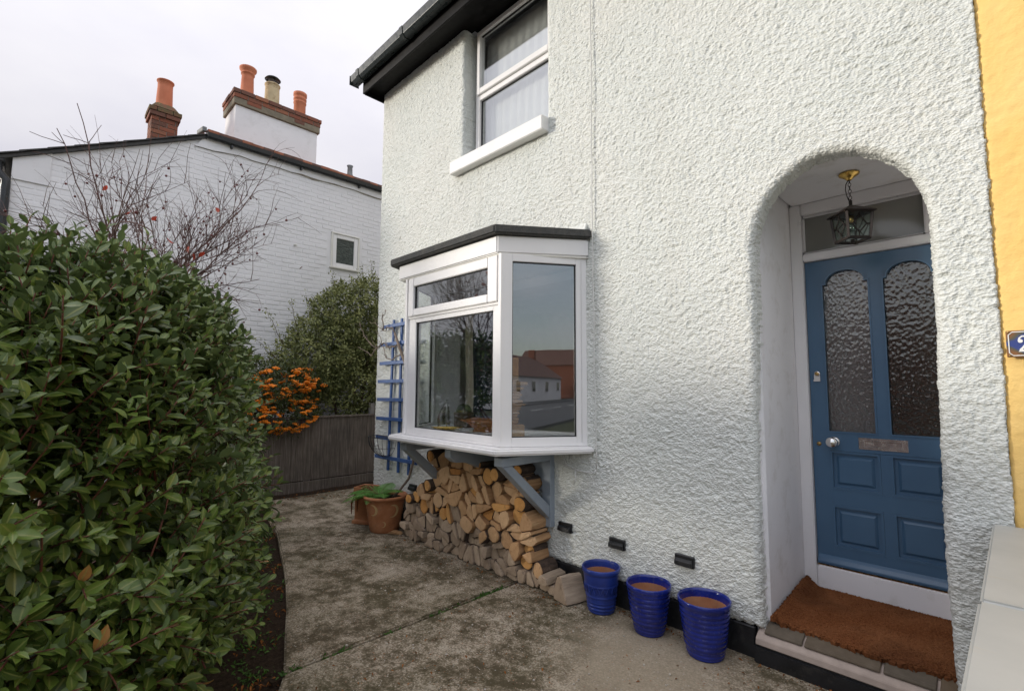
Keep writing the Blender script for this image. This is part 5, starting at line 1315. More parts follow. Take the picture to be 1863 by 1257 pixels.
pyr = empty('firethorn', (-7.75, -.35, -.05)); wpos[pyr.name] = (-7.75, -.35, -.05); tag(pyr, 'firethorn bush heavy with bright orange berry clusters hanging over the fence', 'shrub')
lob = [(-7.45, -.55, 1.52, .38, .60, .40), (-7.5, -.95, 1.25, .34, .42, .46), (-7.3, -.48, 1.12, .22, .50, .28), (-7.6, -.08, 1.52, .3, .35, .3), (-7.45, -1.3, 1.3, .35, .4, .5)]
p, n_ = cloud(lob, 760, r_, .75); P_, N_ = [], []
for k in range(len(p)): P_.append(p[k]+r_.normal(0, .05, (13, 3))); N_.append(np.repeat(n_[k:k+1], 13, 0))
tag(small_leaves('foliage', np.concatenate(P_), np.concatenate(N_), r_, .045, MAT['pyra_leaf'], pyr, .36), kind='stuff')
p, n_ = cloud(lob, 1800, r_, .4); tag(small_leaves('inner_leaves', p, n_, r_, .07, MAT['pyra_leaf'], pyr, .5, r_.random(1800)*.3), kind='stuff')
s = MB()
for q in ((-7.4, -.4, 1.7), (-7.4, -.9, 1.5), (-7.25, -.2, 1.1), (-7.5, .1, 1.7), (-7.4, -1.3, 1.6)): s.tube(crook((-7.7, -.4, -.05), q, .05, 6, random), [.025-.003*i for i in range(7)], 5)
P(s, 'stems', MAT['twig_grey'], pyr)
cms = []
for v_ in range(4):
    mb = MB(); rr_ = random.Random(v_)
    mb.ball((0, 0, 0), .026, 8, 5, 0, .5)
    for k in range(34):
        a_ = rr_.uniform(0, 6.28); q_ = rr_.uniform(0, 1)**.6; mb.ball((.040*q_*math.cos(a_), .046*q_*math.sin(a_), .010*(1-q_)+rr_.uniform(-.008, .008)), rr_.uniform(.0075, .011), 6, 4)
    o_ = mb.build('berry_cluster', MAT['berry_orange']); cms.append(o_.data); bpy.data.objects.remove(o_)
p, n_ = cloud(lob, 1100, r_, .95); view = norm(np.array([0, -3.05, 1.54])-p); vis = ((n_*view).sum(1) > .15) & (p[:, 2] > .88) & (p[:, 2] < 1.80); p = p[vis][:290]
for k in range(len(p)):
    o = link('berry_cluster', cms[k % 4]); o.parent = pyr; o.matrix_parent_inverse = Matrix.Translation((7.75, .35, .05)); o.location = [float(v) for v in p[k]]+0*Vector((0, 0, 0)) if 0 else tuple(float(v) for v in p[k]); o.rotation_euler = (random.gauss(0, .3), random.gauss(0, .3), random.uniform(0, 6)); s_ = random.uniform(.8, 1.35); o.scale = (s_, s_, s_)
yg = empty('yellow_shrub', (-7.7, -1.2, -.05)); wpos[yg.name] = (-7.7, -1.2, -.05); tag(yg, 'yellowing loose shrub between the firethorn and the white gable', 'shrub')
lob = [(-7.75, -1.05, 1.75, .3, .4, .4), (-7.7, -1.6, 1.9, .35, .45, .5), (-7.8, -.75, 1.75, .25, .3, .25)]
p, n_ = cloud(lob, 2600, r_, .5); tag(small_leaves('foliage', p, n_, r_, .045, MAT['yellow_leaf'], yg, .4), kind='stuff')
s = MB(); s.tube(crook((-7.7, -1.2, -.05), (-7.7, -1.2, 1.9), .05, 6, random), [.025-.003*i for i in range(7)], 5); P(s, 'stems', MAT['twig_grey'], yg)

# ================================================================ FERN, WEEDS, LITTER
fe = empty('fern', (-4.86, -.27, .35)); wpos[fe.name] = (-4.86, -.27, .35); tag(fe, 'bright green fern with drooping brown dead fronds in the terracotta pot', 'fern')
fr2 = random.Random(9)
def frond(base, d, ln, droop, mat, nm, dead=False):
    d = Vector(d).normalized(); n = 16; pts = []
    for k in range(n+1):
        f = k/n; pts.append(Vector(base)+d*ln*f+Vector((0, 0, -droop*f*f*ln)))
    V = []; F = []; tone = []
    side0 = d.cross(Vector((0, 0, 1))).normalized()
    for k in range(1, n):
        f = k/n; t_ = (pts[k+1]-pts[k-1]).normalized(); sd_ = side0; w_ = ln*.36*math.sin(PI*min(1, f*.9+.12))**.8*(1-f*.35)
        for sg in (-1, 1):
            # each leaflet is cut into small lobes
            L_ = (sd_*sg+t_*.35-Vector((0, 0, .18))).normalized(); m_ = 5
            for j in range(m_):
                a = pts[k]+L_*w_*(j/m_); wl = ln*.052*(1-j/m_*.7); b = len(V)
                V += [a, a+L_*w_/m_*.5+t_*wl, a+L_*w_/m_*1.05, a+L_*w_/m_*.5-t_*wl]; F.append((b, b+1, b+2, b+3)); tone += [fr2.uniform(.1, .75)]*4
    me = npmesh(nm, np.array([tuple(v) for v in V]), np.array(F), mat, False, {'tone': np.array(tone), 'rib': np.zeros(len(V))})
    o = PO(link(nm, me), fe); st_ = MB(); st_.tube(pts, [.0035*(1-.7*i/n) for i in range(n+1)], 4); P(st_, 'frond_rib', MAT['dead_frond'] if dead else MAT['twig_red'], o)
for az, el, ln, dr in ((200, .45, .52, .55), (215, .55, .42, .5), (240, .42, .44, .55), (180, .6, .40, .4), (262, .62, .34, .5), (20, .75, .40, .45), (-20, .62, .36, .45), (120, .8, .36, .4), (225, .28, .40, .6), (300, .5, .30, .6), (150, .55, .36, .5)):
    frond((-4.88, -.27, .355), (math.cos(RAD(az)), math.sin(RAD(az)), el), ln, dr, MAT['fern'], 'frond')
for az, ln in ((196, .44), (215, .40), (176, .38)):
    p0 = Vector((-4.93, -.27, .37)); d = Vector((math.cos(RAD(az)), math.sin(RAD(az)), 0)); s = MB(); s.tube([p0, p0+d*.14+Vector((0, 0, .06)), p0+d*.25+Vector((0, 0, 0)), p0+d*.30+Vector((0, 0, -.12)), p0+d*.30+Vector((0, 0, -.24))], [.004, .007, .010, .010, .004], 5); P(s, 'dead_frond', MAT['dead_frond'], fe)

def tufts(name, centres, label_kind, size, per, spread, mat, seed):
    rg = np.random.default_rng(seed); P_, D_ = [], []
    for (x, y, z) in centres:
        k = rg.integers(per//2, per+1); P_.append(np.array([x, y, z])+rg.normal(0, 1, (k, 3))*np.array([spread, spread, 0])); D_.append(np.array([0, 0, .5])+rg.normal(0, .6, (k, 3))*np.array([1, 1, .4]))
    P_ = np.concatenate(P_); D_ = norm(np.concatenate(D_)); D_[:, 2] = np.abs(D_[:, 2])+.12; k = len(P_)
    sz = (size*rg.uniform(.5, 1.4, k)).astype(np.float32)
    o = scatter(name, leaf_tpl(3, .2, .35, 0, [.1, .5, .4, .05]), P_, frames(D_, norm(np.array([0, 0, 1])+rg.normal(0, .4, (k, 3)))), sz, sz*.42, rg.random(k)*.75, mat, False)
    return o
wr = np.random.default_rng(2)
def soilz(x, y): return float(-.05+.028*fbm(np.array([x*1.6]), np.array([y*1.6]), 5, 3)[0]+.012*fbm(np.array([x*7]), np.array([y*7]), 3, 9)[0])
cen = []
for k in range(22):
    f = wr.random(); i = min(6, int(f*7)); a = np.array(curve[i]); b = np.array(curve[i+1]); q = a+(b-a)*(f*7-i); q = q+np.array([-.02, -1])*abs(wr.normal(.03, .13)); cen.append((q[0], q[1], soilz(*q)))
for c_ in ((-2.95, -2.16), (-2.98, -2.13), (-3.32, -1.98), (-3.4, -1.96), (-3.62, -1.86), (-2.85, -2.25), (-3.1, -2.1), (-3.9, -1.76)):
    for k in range(3): q = np.array(c_)+wr.normal(0, .05, 2); cen.append((q[0], q[1], soilz(*q)))
tag(tufts('weeds', cen, '', .026, 12, .030, MAT['weed'], 3), kind='stuff')
cen = []
for (ya, yb, n) in ((-.30, -.62, 26), (-.62, -1.05, 6), (-1.25, -1.40, 3), (-1.60, -1.78, 7), (-1.9, -2.0, 4)):
    for k in range(n): cen.append((-2.83+wr.normal(0, .008), wr.uniform(yb, ya), -.02))
cen += [(-2.12, -.045, 0), (-2.18, -.05, 0)]
tag(tufts('joint_grass', cen, '', .026, 16, .014, MAT['weed'], 4), kind='stuff')
tp = leaf_tpl(2, .3, .5, 0, [.1, .5, .1])
def litter(name, xy, z, sz0, seed):
    rg = np.random.default_rng(seed); n = len(xy); pz = np.column_stack([xy, np.full(n, z)+rg.uniform(.002, .006, n)])
    d = np.column_stack([rg.normal(0, 1, (n, 2)), rg.normal(0, .15, n)]); u = norm(np.array([0, 0, 1])+rg.normal(0, .25, (n, 3))); sz = (sz0*rg.uniform(.4, 1.5, n)).astype(np.float32)
    return tag(scatter(name, tp, pz, frames(d, u), sz, sz*.5, rg.random(n)*.75, MAT['litter'], False), kind='stuff')
lit = []
for k in range(420): lit.append((wr.uniform(-2.8, -.9), wr.uniform(-2.6, -.1)))
for k in range(140): lit.append((wr.uniform(-4.5, -2.3), -.235-abs(wr.normal(0, .04))))
for k in range(90): lit.append((wr.uniform(-1.9, -.6), -.04-abs(wr.normal(0, .02))))
for k in range(70): lit.append((wr.uniform(-2.2, -1.2), wr.uniform(-.08, -.02)))
for k in range(110): lit.append((wr.uniform(-5.5, -2.9), wr.uniform(-1.2, -.25)))
litter('leaf_litter', np.array(lit), 0, .016, 6)
lit = np.column_stack([wr.uniform(-7.2, -6.6, 220), wr.uniform(-1.2, 1.2, 220)]); litter('leaf_litter', lit, -.0, .035, 7)
lit = np.array([[c_[0]-.02, c_[1]-.1] for c_ in cen[:1]]+[[q[0]+wr.normal(0, .05), q[1]-abs(wr.normal(.05, .12))] for q in [curve[i] for i in wr.integers(1, 8, 260)]]); litter('leaf_litter', lit, -.035, .022, 8)
# loose pebbles trodden out of the concrete
pm = MB(); pr = random.Random(4)
for k in range(170):
    x = pr.uniform(-4.6, -.9); y = pr.uniform(-2.3, -.3)
    if y < -1.9-.33*(x+2.8): continue
    pm.ball((x, y, .0015), pr.uniform(.003, .008), 6, 3, 0, .6)
tag(pm.build('loose_pebbles', simple('pale_pebble', (.50, .46, .40), .8, var=.3, nscale=1.5)), kind='stuff')
# ================================================================ NEIGHBOUR'S WHITE HOUSE
nb = empty('white_brick_house', (-9.5, 0, 0)); wpos[nb.name] = (-9.5, 0, 0)
tag(nb, 'white painted brick house with orange tiled roof and tall chimneys behind the fence', 'house')
NX = -8.6
def top_z(y): return 4.40+.494*(y+3.40) if y < -1.36 else 5.408
s = MB(); s.prism_ax([(-3.40, -.1), (3.5, -.1), (3.5, 5.405), (-1.36, 5.405), (-3.40, 4.40)], 'x', -13.5, NX-.0025); P(s, 'gable_wall', MAT['grey_white_brick'], nb)
br_ = random.Random(2); bricks = []
zc = .02; row = 0
while zc < 5.4:
    y = -3.40+(0 if row % 2 else -.1125)
    while y < 3.45:
        y0 = max(y, -3.40); y1 = min(y+.215, 3.5)
        zt = min(top_z(y0), top_z(y1))-.004
        if y1-y0 > .05 and zc+.030 < zt and not (y1 > .700 and y0 < 1.25 and zc+.065 > 3.69 and zc < 4.36): bricks.append((y0, y1, zc, min(zc+.065, zt)))
        y += .225
    zc += .0755; row += 1
def bvert(b):
    y0, y1, z0, z1 = b; x = NX+.001+br_.uniform(-.0015, .0035); t_ = br_.uniform(-.0012, .0012); c_ = .007
    return [(NX-.012, y0, z0), (NX-.012, y1, z0), (NX-.012, y1, z1), (NX-.012, y0, z1), (x, y0+c_, z0+c_), (x+t_, y1-c_, z0+c_), (x+t_, y1-c_, z1-c_), (x, y0+c_, z1-c_)]
BF = [(4, 5, 6, 7), (0, 1, 5, 4), (1, 2, 6, 5), (2, 3, 7, 6), (3, 0, 4, 7)]
bricks.sort(key=lambda b: (abs(b[0]-.2)*.8+abs(b[2]-3.9)))
near_b = bricks[:280]; s = MB()
for b in bricks[280:]: s.add(bvert(b), BF)
tag(P(s, 'brickwork', MAT['grey_white_brick'], nb), kind='stuff')
for b in near_b: s = MB(); s.add(bvert(b), BF); P(s, 'brick', MAT['grey_white_brick'], nb)
# window
w_y0, w_y1, w_z0, w_z1 = .738, 1.232, 3.73, 4.345
s = MB(); s.box(NX-.10, NX-.05, w_y0-.03, w_y1+.03, w_z0-.03, w_z1+.03); 
s = MB()
for a in ((w_y0, w_y0+.075, w_z0, w_z1), (w_y1-.075, w_y1, w_z0, w_z1)): s.box(NX-.06, NX+.022, a[0], a[1], a[2], a[3])
s.box(NX-.06, NX+.022, w_y0+.0755, w_y1-.0755, w_z0, w_z0+.075); s.box(NX-.06, NX+.022, w_y0+.0755, w_y1-.0755, w_z1-.075, w_z1)
nw = P(s, 'window', MAT['upvc'], nb, bevel=.006, seg=2)
s = MB(); s.box(NX-.009, NX-.001, w_y0+.07, w_y1-.07, w_z0+.07, w_z1-.07); P(s, 'pane', MAT['neigh_glass'], nw)
s = MB(); s.box(NX-.02, NX+.05, w_y0-.045, w_y1+.035, w_z0-.035, w_z0-.002); P(s, 'sill', MAT['upvc_cream'], nw, bevel=.006)
s = MB(); s.box(NX-.012, NX+.034, w_y0-.03, w_y0-.002, w_z0, w_z1+.02); s.box(NX-.012, NX+.034, w_y1+.002, w_y1+.03, w_z0, w_z1+.02); s.box(NX-.012, NX+.036, w_y0-.03, w_y1+.03, w_z1+.003, w_z1+.022); P(s, 'window_trim', MAT['upvc_cream'], nw)
# eaves: ragged white fascia, gutter, roof with tile courses
fp = [(-1.50, 5.215), (-1.46, 5.25), (-1.38, 5.395), (3.5, 5.40)]
low = []
for k in range(26): yy = 3.5-(3.5+1.45)*k/25; low.append((yy, 5.272-.012*(yy < 0)-.05*(yy < -1.2)+br_.uniform(-.012, .012)))
s = MB(); s.prism_ax(fp+low, 'x', NX-.005, NX+.028); P(s, 'fascia_board', MAT['white_paint'], nb)
low2 = [(y_, z_-.004-br_.uniform(0, .026)*(y_ > .1)) for y_, z_ in low]; s = MB(); s.prism_ax([(3.5, 5.30)]+low2+[(-1.45, 5.28)], 'x', NX-.005, NX+.012); P(s, 'peeling_edge', MAT['peel'], nb)
s = MB(); pr_ = [(NX+.03, 5.455), (NX+.03, 5.40), (NX+.05, 5.375), (NX+.09, 5.37), (NX+.12, 5.39), (NX+.13, 5.455), (NX+.122, 5.455), (NX+.11, 5.40), (NX+.05, 5.39), (NX+.038, 5.455)]
s.v = []; 
def prism_y(mb, poly, y0, y1):
    mb.prism_ax([(p, q) for p, q in poly], 'y', y0, y1)
prism_y(s, pr_, -1.345, 3.5); prism_y(s, [(NX+.028, 5.47), (NX+.028, 5.365), (NX+.135, 5.365), (NX+.135, 5.47)], -1.352, -1.3455)
ng = P(s, 'gutter', MAT['black_plastic'], nb)
for yy in (-1.0, .1, 1.2): s = MB(); s.box(NX+.029, NX+.10, yy-.014, yy+.014, 5.33, 5.369); P(s, 'gutter_bracket', MAT['black_plastic'], ng)
slope = .22
roof = MB(); roof.prism_ax([(NX+.02, 5.46), (NX-1.75, 5.46+1.77*slope), (NX-3.6, 5.44), (NX-3.6, 5.40), (NX+.02, 5.40)], 'y', -1.345, 3.5)
rf = P(roof, 'roof', MAT['roof_orange'], nb)
tm = MB(); tn_ = 0
for rw in range(9):
    x0 = NX+.085-rw*.20; z0 = 5.500+(NX+.085-x0)*slope
    yy = -1.34+(.08 if rw % 2 else 0)
    while yy < 2.4:
        j = br_.uniform(-.006, .006); a = (x0+j, z0+.018+j*.3); b = (x0-.21, z0+.018+.21*slope-.012)
        q = MB() if rw < 2 else tm
        q.prism_ax([(a[0], a[1]-(.045 if rw == 0 else .016)), (a[0], a[1]), (b[0], b[1]), (b[0], b[1]-.016)], 'y', yy, yy+.158)
        if rw < 2: P(q, 'tile', MAT['roof_orange'] if br_.random() < .75 else MAT['roof_brown'], rf)
        yy += .162
tag(P(tm, 'upper_tiles', MAT['roof_orange'], rf), kind='stuff')
s = MB(); prism_y(s, [(NX+.09, 5.46), (NX-.30, 5.46+.39*slope), (NX-.30, 5.53+.39*slope), (NX+.09, 5.535)], -1.42, -1.36); P(s, 'verge_mortar', MAT['lead'], rf, bevel=.008)
s = MB(); s.tube([(NX-.06, 1.058, 5.50), (NX-.06, 1.058, 5.56), (NX-.06, 1.058, 5.60), (NX-.06, 1.058, 5.72), (NX-.06, 1.058, 5.76)], [.075, .07, .05, .045, .06], 12); P(s, 'soil_vent', MAT['lead'], rf)
# front slope with slate verge
s = MB(); s.prism_ax([(-3.56, 4.33), (-1.345, 5.425), (-1.345, 5.38), (-3.40, 4.365), (-3.56, 4.29)], 'x', -13.5, NX+.055); fr = P(s, 'front_roof', MAT['slate'], nb)
for k in range(9):
    y0 = -3.60+k*.25; z0 = 4.318+(y0+3.60)*.494; s = MB(); s.prism_ax([(y0, z0+.006), (y0+.30, z0+.006+.30*.494-.008), (y0+.30, z0+.02+.30*.494-.008), (y0, z0+.024)], 'x', -9.6, NX+.085-br_.uniform(0, .012)); P(s, 'slate', MAT['slate'], fr)
s = MB(); s.prism_ax([(-3.40, 4.10), (-3.05, 4.10), (-3.05, 4.545), (-3.40, 4.37)], 'x', NX, NX+.02); P(s, 'corner_board', MAT['white_stack'], nb, bevel=.004)
s = MB(); s.tube([(NX-.3, -3.52, 4.30), (NX+.05, -3.52, 4.30)], .06, 10); s.tube([(NX+.02, -3.52, 4.28), (NX+.02, -3.52, 4.16), (NX+.03, -3.44, 4.06), (NX+.04, -3.44, 3.95), (NX+.04, -3.44, -.05)], .045, 10)
P(s, 'downpipe', MAT['black_plastic'], nb)
s = MB(); s.tube([(NX, .06, 3.98), (NX+.05, .08, 3.98)], .018, 8); P(s, 'pipe_stub', MAT['upvc_cream'], nb)
s = MB(); s.tube([(NX, .17, 3.58), (NX+.03, .20, 3.62)], .006, 5); P(s, 'nail', MAT['rust'], nb)
# chimneys
def brick_course(par, x0, x1, y0, y1, z0, z1, mat, off):
    """a ring of bricks round a rectangular stack; returns nothing, each brick is its own part"""
    d = .10
    def run(a0, a1, f):
        a = a0-(off if off else 0)
        while a < a1-.01:
            p, q = max(a, a0), min(a+.215, a1)
            if q-p > .02: f(p, q)
            a += .2255
    e = lambda: br_.uniform(-.004, .004)
    def fpos(p, q): s = MB(); s.box(x1-d, x1+e(), p, q, z0, z1); P(s, 'brick', mat, par, bevel=.003)
    def fneg(p, q): s = MB(); s.box(x0+e(), x0+d, p, q, z0, z1); P(s, 'brick', mat, par, bevel=.003)
    run(y0, y1, fpos); run(y0, y1, fneg)
    def gneg(p, q): s = MB(); s.box(p, q, y0+e(), y0+d-.01, z0, z1); P(s, 'brick', mat, par, bevel=.003)
    run(x0+d+.01, x1-d-.01, gneg)
    def gpos(p, q): s = MB(); s.box(p, q, y1-d+.01, y1+e(), z0, z1); P(s, 'brick', mat, par, bevel=.003)
    run(x0+d+.01, x1-d-.01, gpos)
bx0, bx1, by0, by1 = -9.62, -9.0, -.865, .54
s = MB(); s.box(bx0, bx1, by0, by1, 5.2, 6.335); ch = P(s, 'chimney', MAT['white_stack'], nb, bevel=.008)
s = MB(); s.box(bx0-.035, bx1+.035, by0-.035, by1+.035, 6.336, 6.452); P(s, 'stone_band', MAT['stone_band'], ch, bevel=.008)
s = MB(); s.box(bx0-.03, bx1+.03, by0-.03, by1+.03, 6.453, 6.606); P(s, 'mortar_core', MAT['mortar'], ch)
brick_course(ch, bx0-.04, bx1+.04, by0-.04, by1+.04, 6.455, 6.524, MAT['brick'], 0); brick_course(ch, bx0-.055, bx1+.055, by0-.055, by1+.055, 6.534, 6.603, MAT['brick'], .11)
for yy0, yy1 in ((-.70, -.47), (.10, .28)): s = MB(); s.box(bx1+.030, bx1+.040, yy0, yy1, 6.385, 6.449); P(s, 'patch_brick', MAT['brick'], ch)
def pot(par, c, prof, mat, nm='chimney_pot', sz=1.): s = MB(); s.lathe([(r, z*sz) for r, z in prof], 22, c=c); return P(s, nm, mat, par)
px_ = -9.28
sc_ = 9.28/9.0
pot(ch, (px_, -.63, 6.60), [(.118, 0), (.112, .06), (.098, .36), (.098, .40), (.112, .405), (.112, .418), (.104, .425), (.108, .44), (.138, .475), (.142, .50), (.125, .505), (.088, .49), (.08, .3), (.0001, .28)], MAT['potclay'], sz=1.22)
pot(ch, (px_, -.21, 6.60), [(.135, 0), (.128, .06), (.122, .30), (.124, .345), (.134, .35), (.134, .362), (.12, .37), (.10, .36), (.09, .2), (.0001, .19)], MAT['potcream'], sz=1.36)
s = MB()
for a in (0, 2.1, 4.2): s.tube([(px_+.09*math.cos(a), -.21+.09*math.sin(a), 7.10), (px_+.09*math.cos(a), -.21+.09*math.sin(a), 7.20)], .007, 5)
s.lathe([(.0001, .435), (.128, .425), (.138, .432), (.11, .462), (.0001, .478)], 22, c=(px_, -.21, 6.765)); P(s, 'chimney_cowl', MAT['black_plastic'], ch)
pot(ch, (px_, .295, 6.60), [(.112, 0), (.108, .04), (.106, .25), (.116, .258), (.116, .275), (.106, .285), (.106, .30), (.118, .308), (.118, .33), (.108, .34), (.108, .36), (.122, .37), (.122, .41), (.10, .42), (.085, .40), (.08, .2), (.0001, .19)], MAT['potclay'], sz=1.34)
sx0, sx1, sy0, sy1 = -10.19, -9.8, -1.905, -1.535
s = MB(); s.box(sx0+.012, sx1-.012, sy0+.012, sy1-.012, 4.9, 6.235); c2_ = P(s, 'chimney', MAT['mortar'], nb)
zc = 5.30; row = 0
while zc < 6.02: brick_course(c2_, sx0, sx1, sy0, sy1, zc, zc+.066, MAT['brick'], .11*(row % 2)); zc += .0755; row += 1
brick_course(c2_, sx0-.03, sx1+.03, sy0-.03, sy1+.03, zc, zc+.068, MAT['brick'], .0); zc += .0755
brick_course(c2_, sx0-.045, sx1+.045, sy0-.045, sy1+.045, zc, zc+.068, MAT['lichen_brick'], .11); zc += .074
s = MB()
vv = sq4 = [(sx0-.02, sy0-.02, zc), (sx1+.02, sy0-.02, zc), (sx1+.02, sy1+.02, zc), (sx0-.02, sy1+.02, zc), (sx0+.06, sy0+.06, zc+.13), (sx1-.06, sy0+.06, zc+.13), (sx1-.06, sy1-.06, zc+.13), (sx0+.06, sy1-.06, zc+.13)]
s.add(vv, [(3, 2, 1, 0), (4, 5, 6, 7), (0, 1, 5, 4), (1, 2, 6, 5), (2, 3, 7, 6), (3, 0, 4, 7)]); P(s, 'mortar_cap', MAT['lichen_brick'], c2_, bevel=.02, seg=2)
pot(c2_, (-10.0, -1.72, zc+.06), [(.128, 0), (.122, .08), (.110, .36), (.112, .435), (.128, .442), (.128, .455), (.112, .46), (.10, .45), (.09, .2), (.0001, .19)], MAT['potclay'], sz=1.16)

# ================================================================ BEHIND THE BAY GLASS
def curtain(x0, y0, x1, y1, z0, z1, folds, amp, mat, nm, label, cat='curtain', group=None, waist=None):
    n = folds*8+1; m_ = 14; V = []
    d = Vector((x1-x0, y1-y0, 0)); nn = Vector((-d.y, d.x, 0)).normalized()
    for j in range(m_):
        z = z0+(z1-z0)*j/(m_-1); k = 1
        if waist: k = 1-waist*math.exp(-((j/(m_-1)-.0)/.5)**2)
        for i in range(n):
            f = i/(n-1); p = Vector((x0, y0, 0))+d*(.0+f*k)+nn*amp*math.sin(f*folds*2*PI+.4*math.sin(j*.5))*(1+.2*math.sin(i))
            V.append((p.x-x0, p.y-y0, z-z0))
    F = [(j*n+i, j*n+i+1, (j+1)*n+i+1, (j+1)*n+i) for j in range(m_-1) for i in range(n-1)]
    me = npmesh(nm, np.array(V), np.array(F), mat, True); o = link(nm, me, loc=(x0, y0, z0)); tag(o, label, cat, group)
    so = o.modifiers.new('thickness', 'SOLIDIFY'); so.thickness = .004
    return o
curtain(-4.25, .40, -4.02, .42, 1.15, 2.48, 3, .022, MAT['cream_cloth'], 'curtain', 'cream curtain hanging at the left inside the bay window')
curtain(-4.07, .36, -3.74, .40, 1.15, 2.48, 3, .03, MAT['navy_cloth'], 'curtain', 'dark navy curtain beside the cream curtain inside the bay')
curtain(-3.78, .26, -2.80, .27, 3.85, 5.28, 9, .005, MAT['pale_cloth'], 'curtain', 'pale net curtain hanging in folds behind the upstairs window')
ZS = 1.139
boat = empty('boat_ornament', (-3.655, -.30, ZS)); wpos[boat.name] = (-3.655, -.30, ZS); tag(boat, 'metal sailing boat ornament on a brass hull, left end of the bay sill', 'ornament')
bc = Vector((-3.655, -.30, ZS)); ax = Vector((.72, .69, 0)).normalized(); sd = Vector((-.69, .72, 0))
s = MB(); vv = []; ff = []
for k in range(9):
    f = -1+2*k/8; w_ = .045*math.sqrt(max(0, 1-f*f))+.002
    for a in np.linspace(0, PI, 7): q = bc+ax*f*.145+sd*w_*math.cos(a)+Vector((0, 0, .032-.030*math.sin(a)*math.sqrt(max(.02, 1-f*f)))); vv.append(q)
for k in range(8): ff += [(k*7+i, k*7+i+1, (k+1)*7+i+1, (k+1)*7+i) for i in range(6)]
ff += [(k*7, (k+1)*7, (k+1)*7+6, k*7+6) for k in range(8)]
s.add(vv, ff, 0, True); P(s, 'hull', MAT['brass'], boat)
def sail(side, h, w_, nm):
    mb = MB(); vv = []; n = 8
    for j in range(n+1):
        f = j/n; wd = w_*(1-f)**.6*(.85+.4*math.sin(PI*f))
        for i in range(5): u = i/4; q = bc+ax*side*(.008+wd*u)+sd*.03*math.sin(PI*u)*(1-f*.5)+Vector((0, 0, .055+h*f-.02*u*(1-f))); vv.append(q)
    mb.add(vv, [(j*5+i, j*5+i+1, (j+1)*5+i+1, (j+1)*5+i) for j in range(n) for i in range(4)], 0, True); P(mb, nm, MAT['silver'], boat)
sail(-1, .20, .082, 'sail'); sail(1, .20, .028, 'sail')
s = MB(); s.tube([bc+Vector((0, 0, .02)), bc+Vector((0, 0, .285))], .004, 6); P(s, 'mast', MAT['silver'], boat)
box = empty('compass_box', (-3.80, .02, ZS)); wpos[box.name] = (-3.80, .02, ZS); tag(box, 'round brown box with a glass dome lid on the bay sill by the navy curtain', 'ornament')
s = MB(); s.lathe([(.0001, 0), (.095, 0), (.097, .02), (.097, .125), (.101, .127), (.101, .148), (.09, .150), (.0001, .150)], 30, c=(-3.80, .02, ZS)); P(s, 'box_body', MAT['box_brown'], box)
s = MB(); s.lathe([(.078, .151), (.076, .175), (.062, .205), (.035, .226), (.0001, .234)], 26, c=(-3.80, .02, ZS)); P(s, 'glass_dome', MAT['dome'], box)
s = MB(); s.lathe([(.0001, .151), (.066, .151), (.064, .158), (.02, .17), (.0001, .19)], 20, c=(-3.80, .02, ZS)); P(s, 'compass_card', MAT['brass_dull'], box)
bowl = empty('wooden_bowl', (-3.33, -.10, ZS)); wpos[bowl.name] = (-3.33, -.10, ZS); tag(bowl, 'shallow square orange wooden bowl with flared lip on the bay sill', 'bowl')
lv = [(.105, 0, 0), (.095, .03, 0), (.14, .075, .0), (.20, .098, .02), (.195, .105, .02), (.12, .082, 0), (.0001, .06, 0)]
s = MB(); vv = []; n = 32
for r, z, up in lv:
    for i in range(n):
        a = 2*PI*i/n; k = 1/max(abs(math.cos(a)), abs(math.sin(a)))**.7; vv.append((-3.33+r*k*math.cos(a+.5), -.10+r*k*math.sin(a+.5), ZS+z+up*(k-1)*1.5))
s.add(vv, [(j*n+i, j*n+(i+1) % n, (j+1)*n+(i+1) % n, (j+1)*n+i) for j in range(len(lv)-1) for i in range(n)]+[tuple(range(n))[::-1]], 0, True); P(s, 'bowl_body', MAT['orange_wood'], bowl)
dl = empty('driftwood_stack', (-2.775, -.25, ZS)); wpos[dl.name] = (-2.775, -.25, ZS); tag(dl, 'tall stack of driftwood pieces on a wooden block behind the right pane', 'ornament')
dr_ = random.Random(6); c0 = Vector((-2.80, -.265, 0))
s = MB(); Mz = Matrix.Translation(c0) @ Matrix.Rotation(.9, 4, 'Z'); s.box(-.075, .075, -.05, .05, ZS, ZS+.10, 0, Mz); P(s, 'base_block', MAT['driftwood'], dl, bevel=.004)
zz_ = ZS+.102
while zz_ < 1.60:
    h_ = dr_.uniform(.016, .034); ln = dr_.uniform(.07, .17) if zz_ > ZS+.16 else dr_.uniform(.03, .06); a = dr_.uniform(.4, 1.4); w_ = dr_.uniform(.03, .05)
    Mz = Matrix.Translation(c0+Vector((0, 0, zz_+h_/2))) @ Matrix.Rotation(a, 4, 'Z') @ Matrix.Rotation(dr_.uniform(-.12, .12), 4, 'Y'); o_ = dr_.uniform(-.25, .25)*ln
    mb = MB(); vv = []
    for k in range(6):
        f = k/5; r = h_/2*(.45+.75*math.sin(PI*(.12+.76*f)))
        for j in range(6): an = 2*PI*j/6; vv.append(Mz @ Vector((o_+(f-.5)*ln, w_/2*math.cos(an)*(.4+.8*math.sin(PI*(.1+.8*f))), r*math.sin(an))))
    mb.add(vv, [(k*6+j, k*6+(j+1) % 6, (k+1)*6+(j+1) % 6, (k+1)*6+j) for k in range(5) for j in range(6)]+[tuple(range(6)), tuple(range(30, 36))], 0, True); P(mb, 'driftwood_piece', MAT['driftwood'], dl); zz_ += h_*.92
s = MB(); Mz = Matrix.Translation(c0) @ Matrix.Rotation(.9, 4, 'Z'); s.box(-.028, .028, -.024, .024, zz_, zz_+.17, 0, Mz); P(s, 'top_block', MAT['driftwood'], dl, bevel=.004)

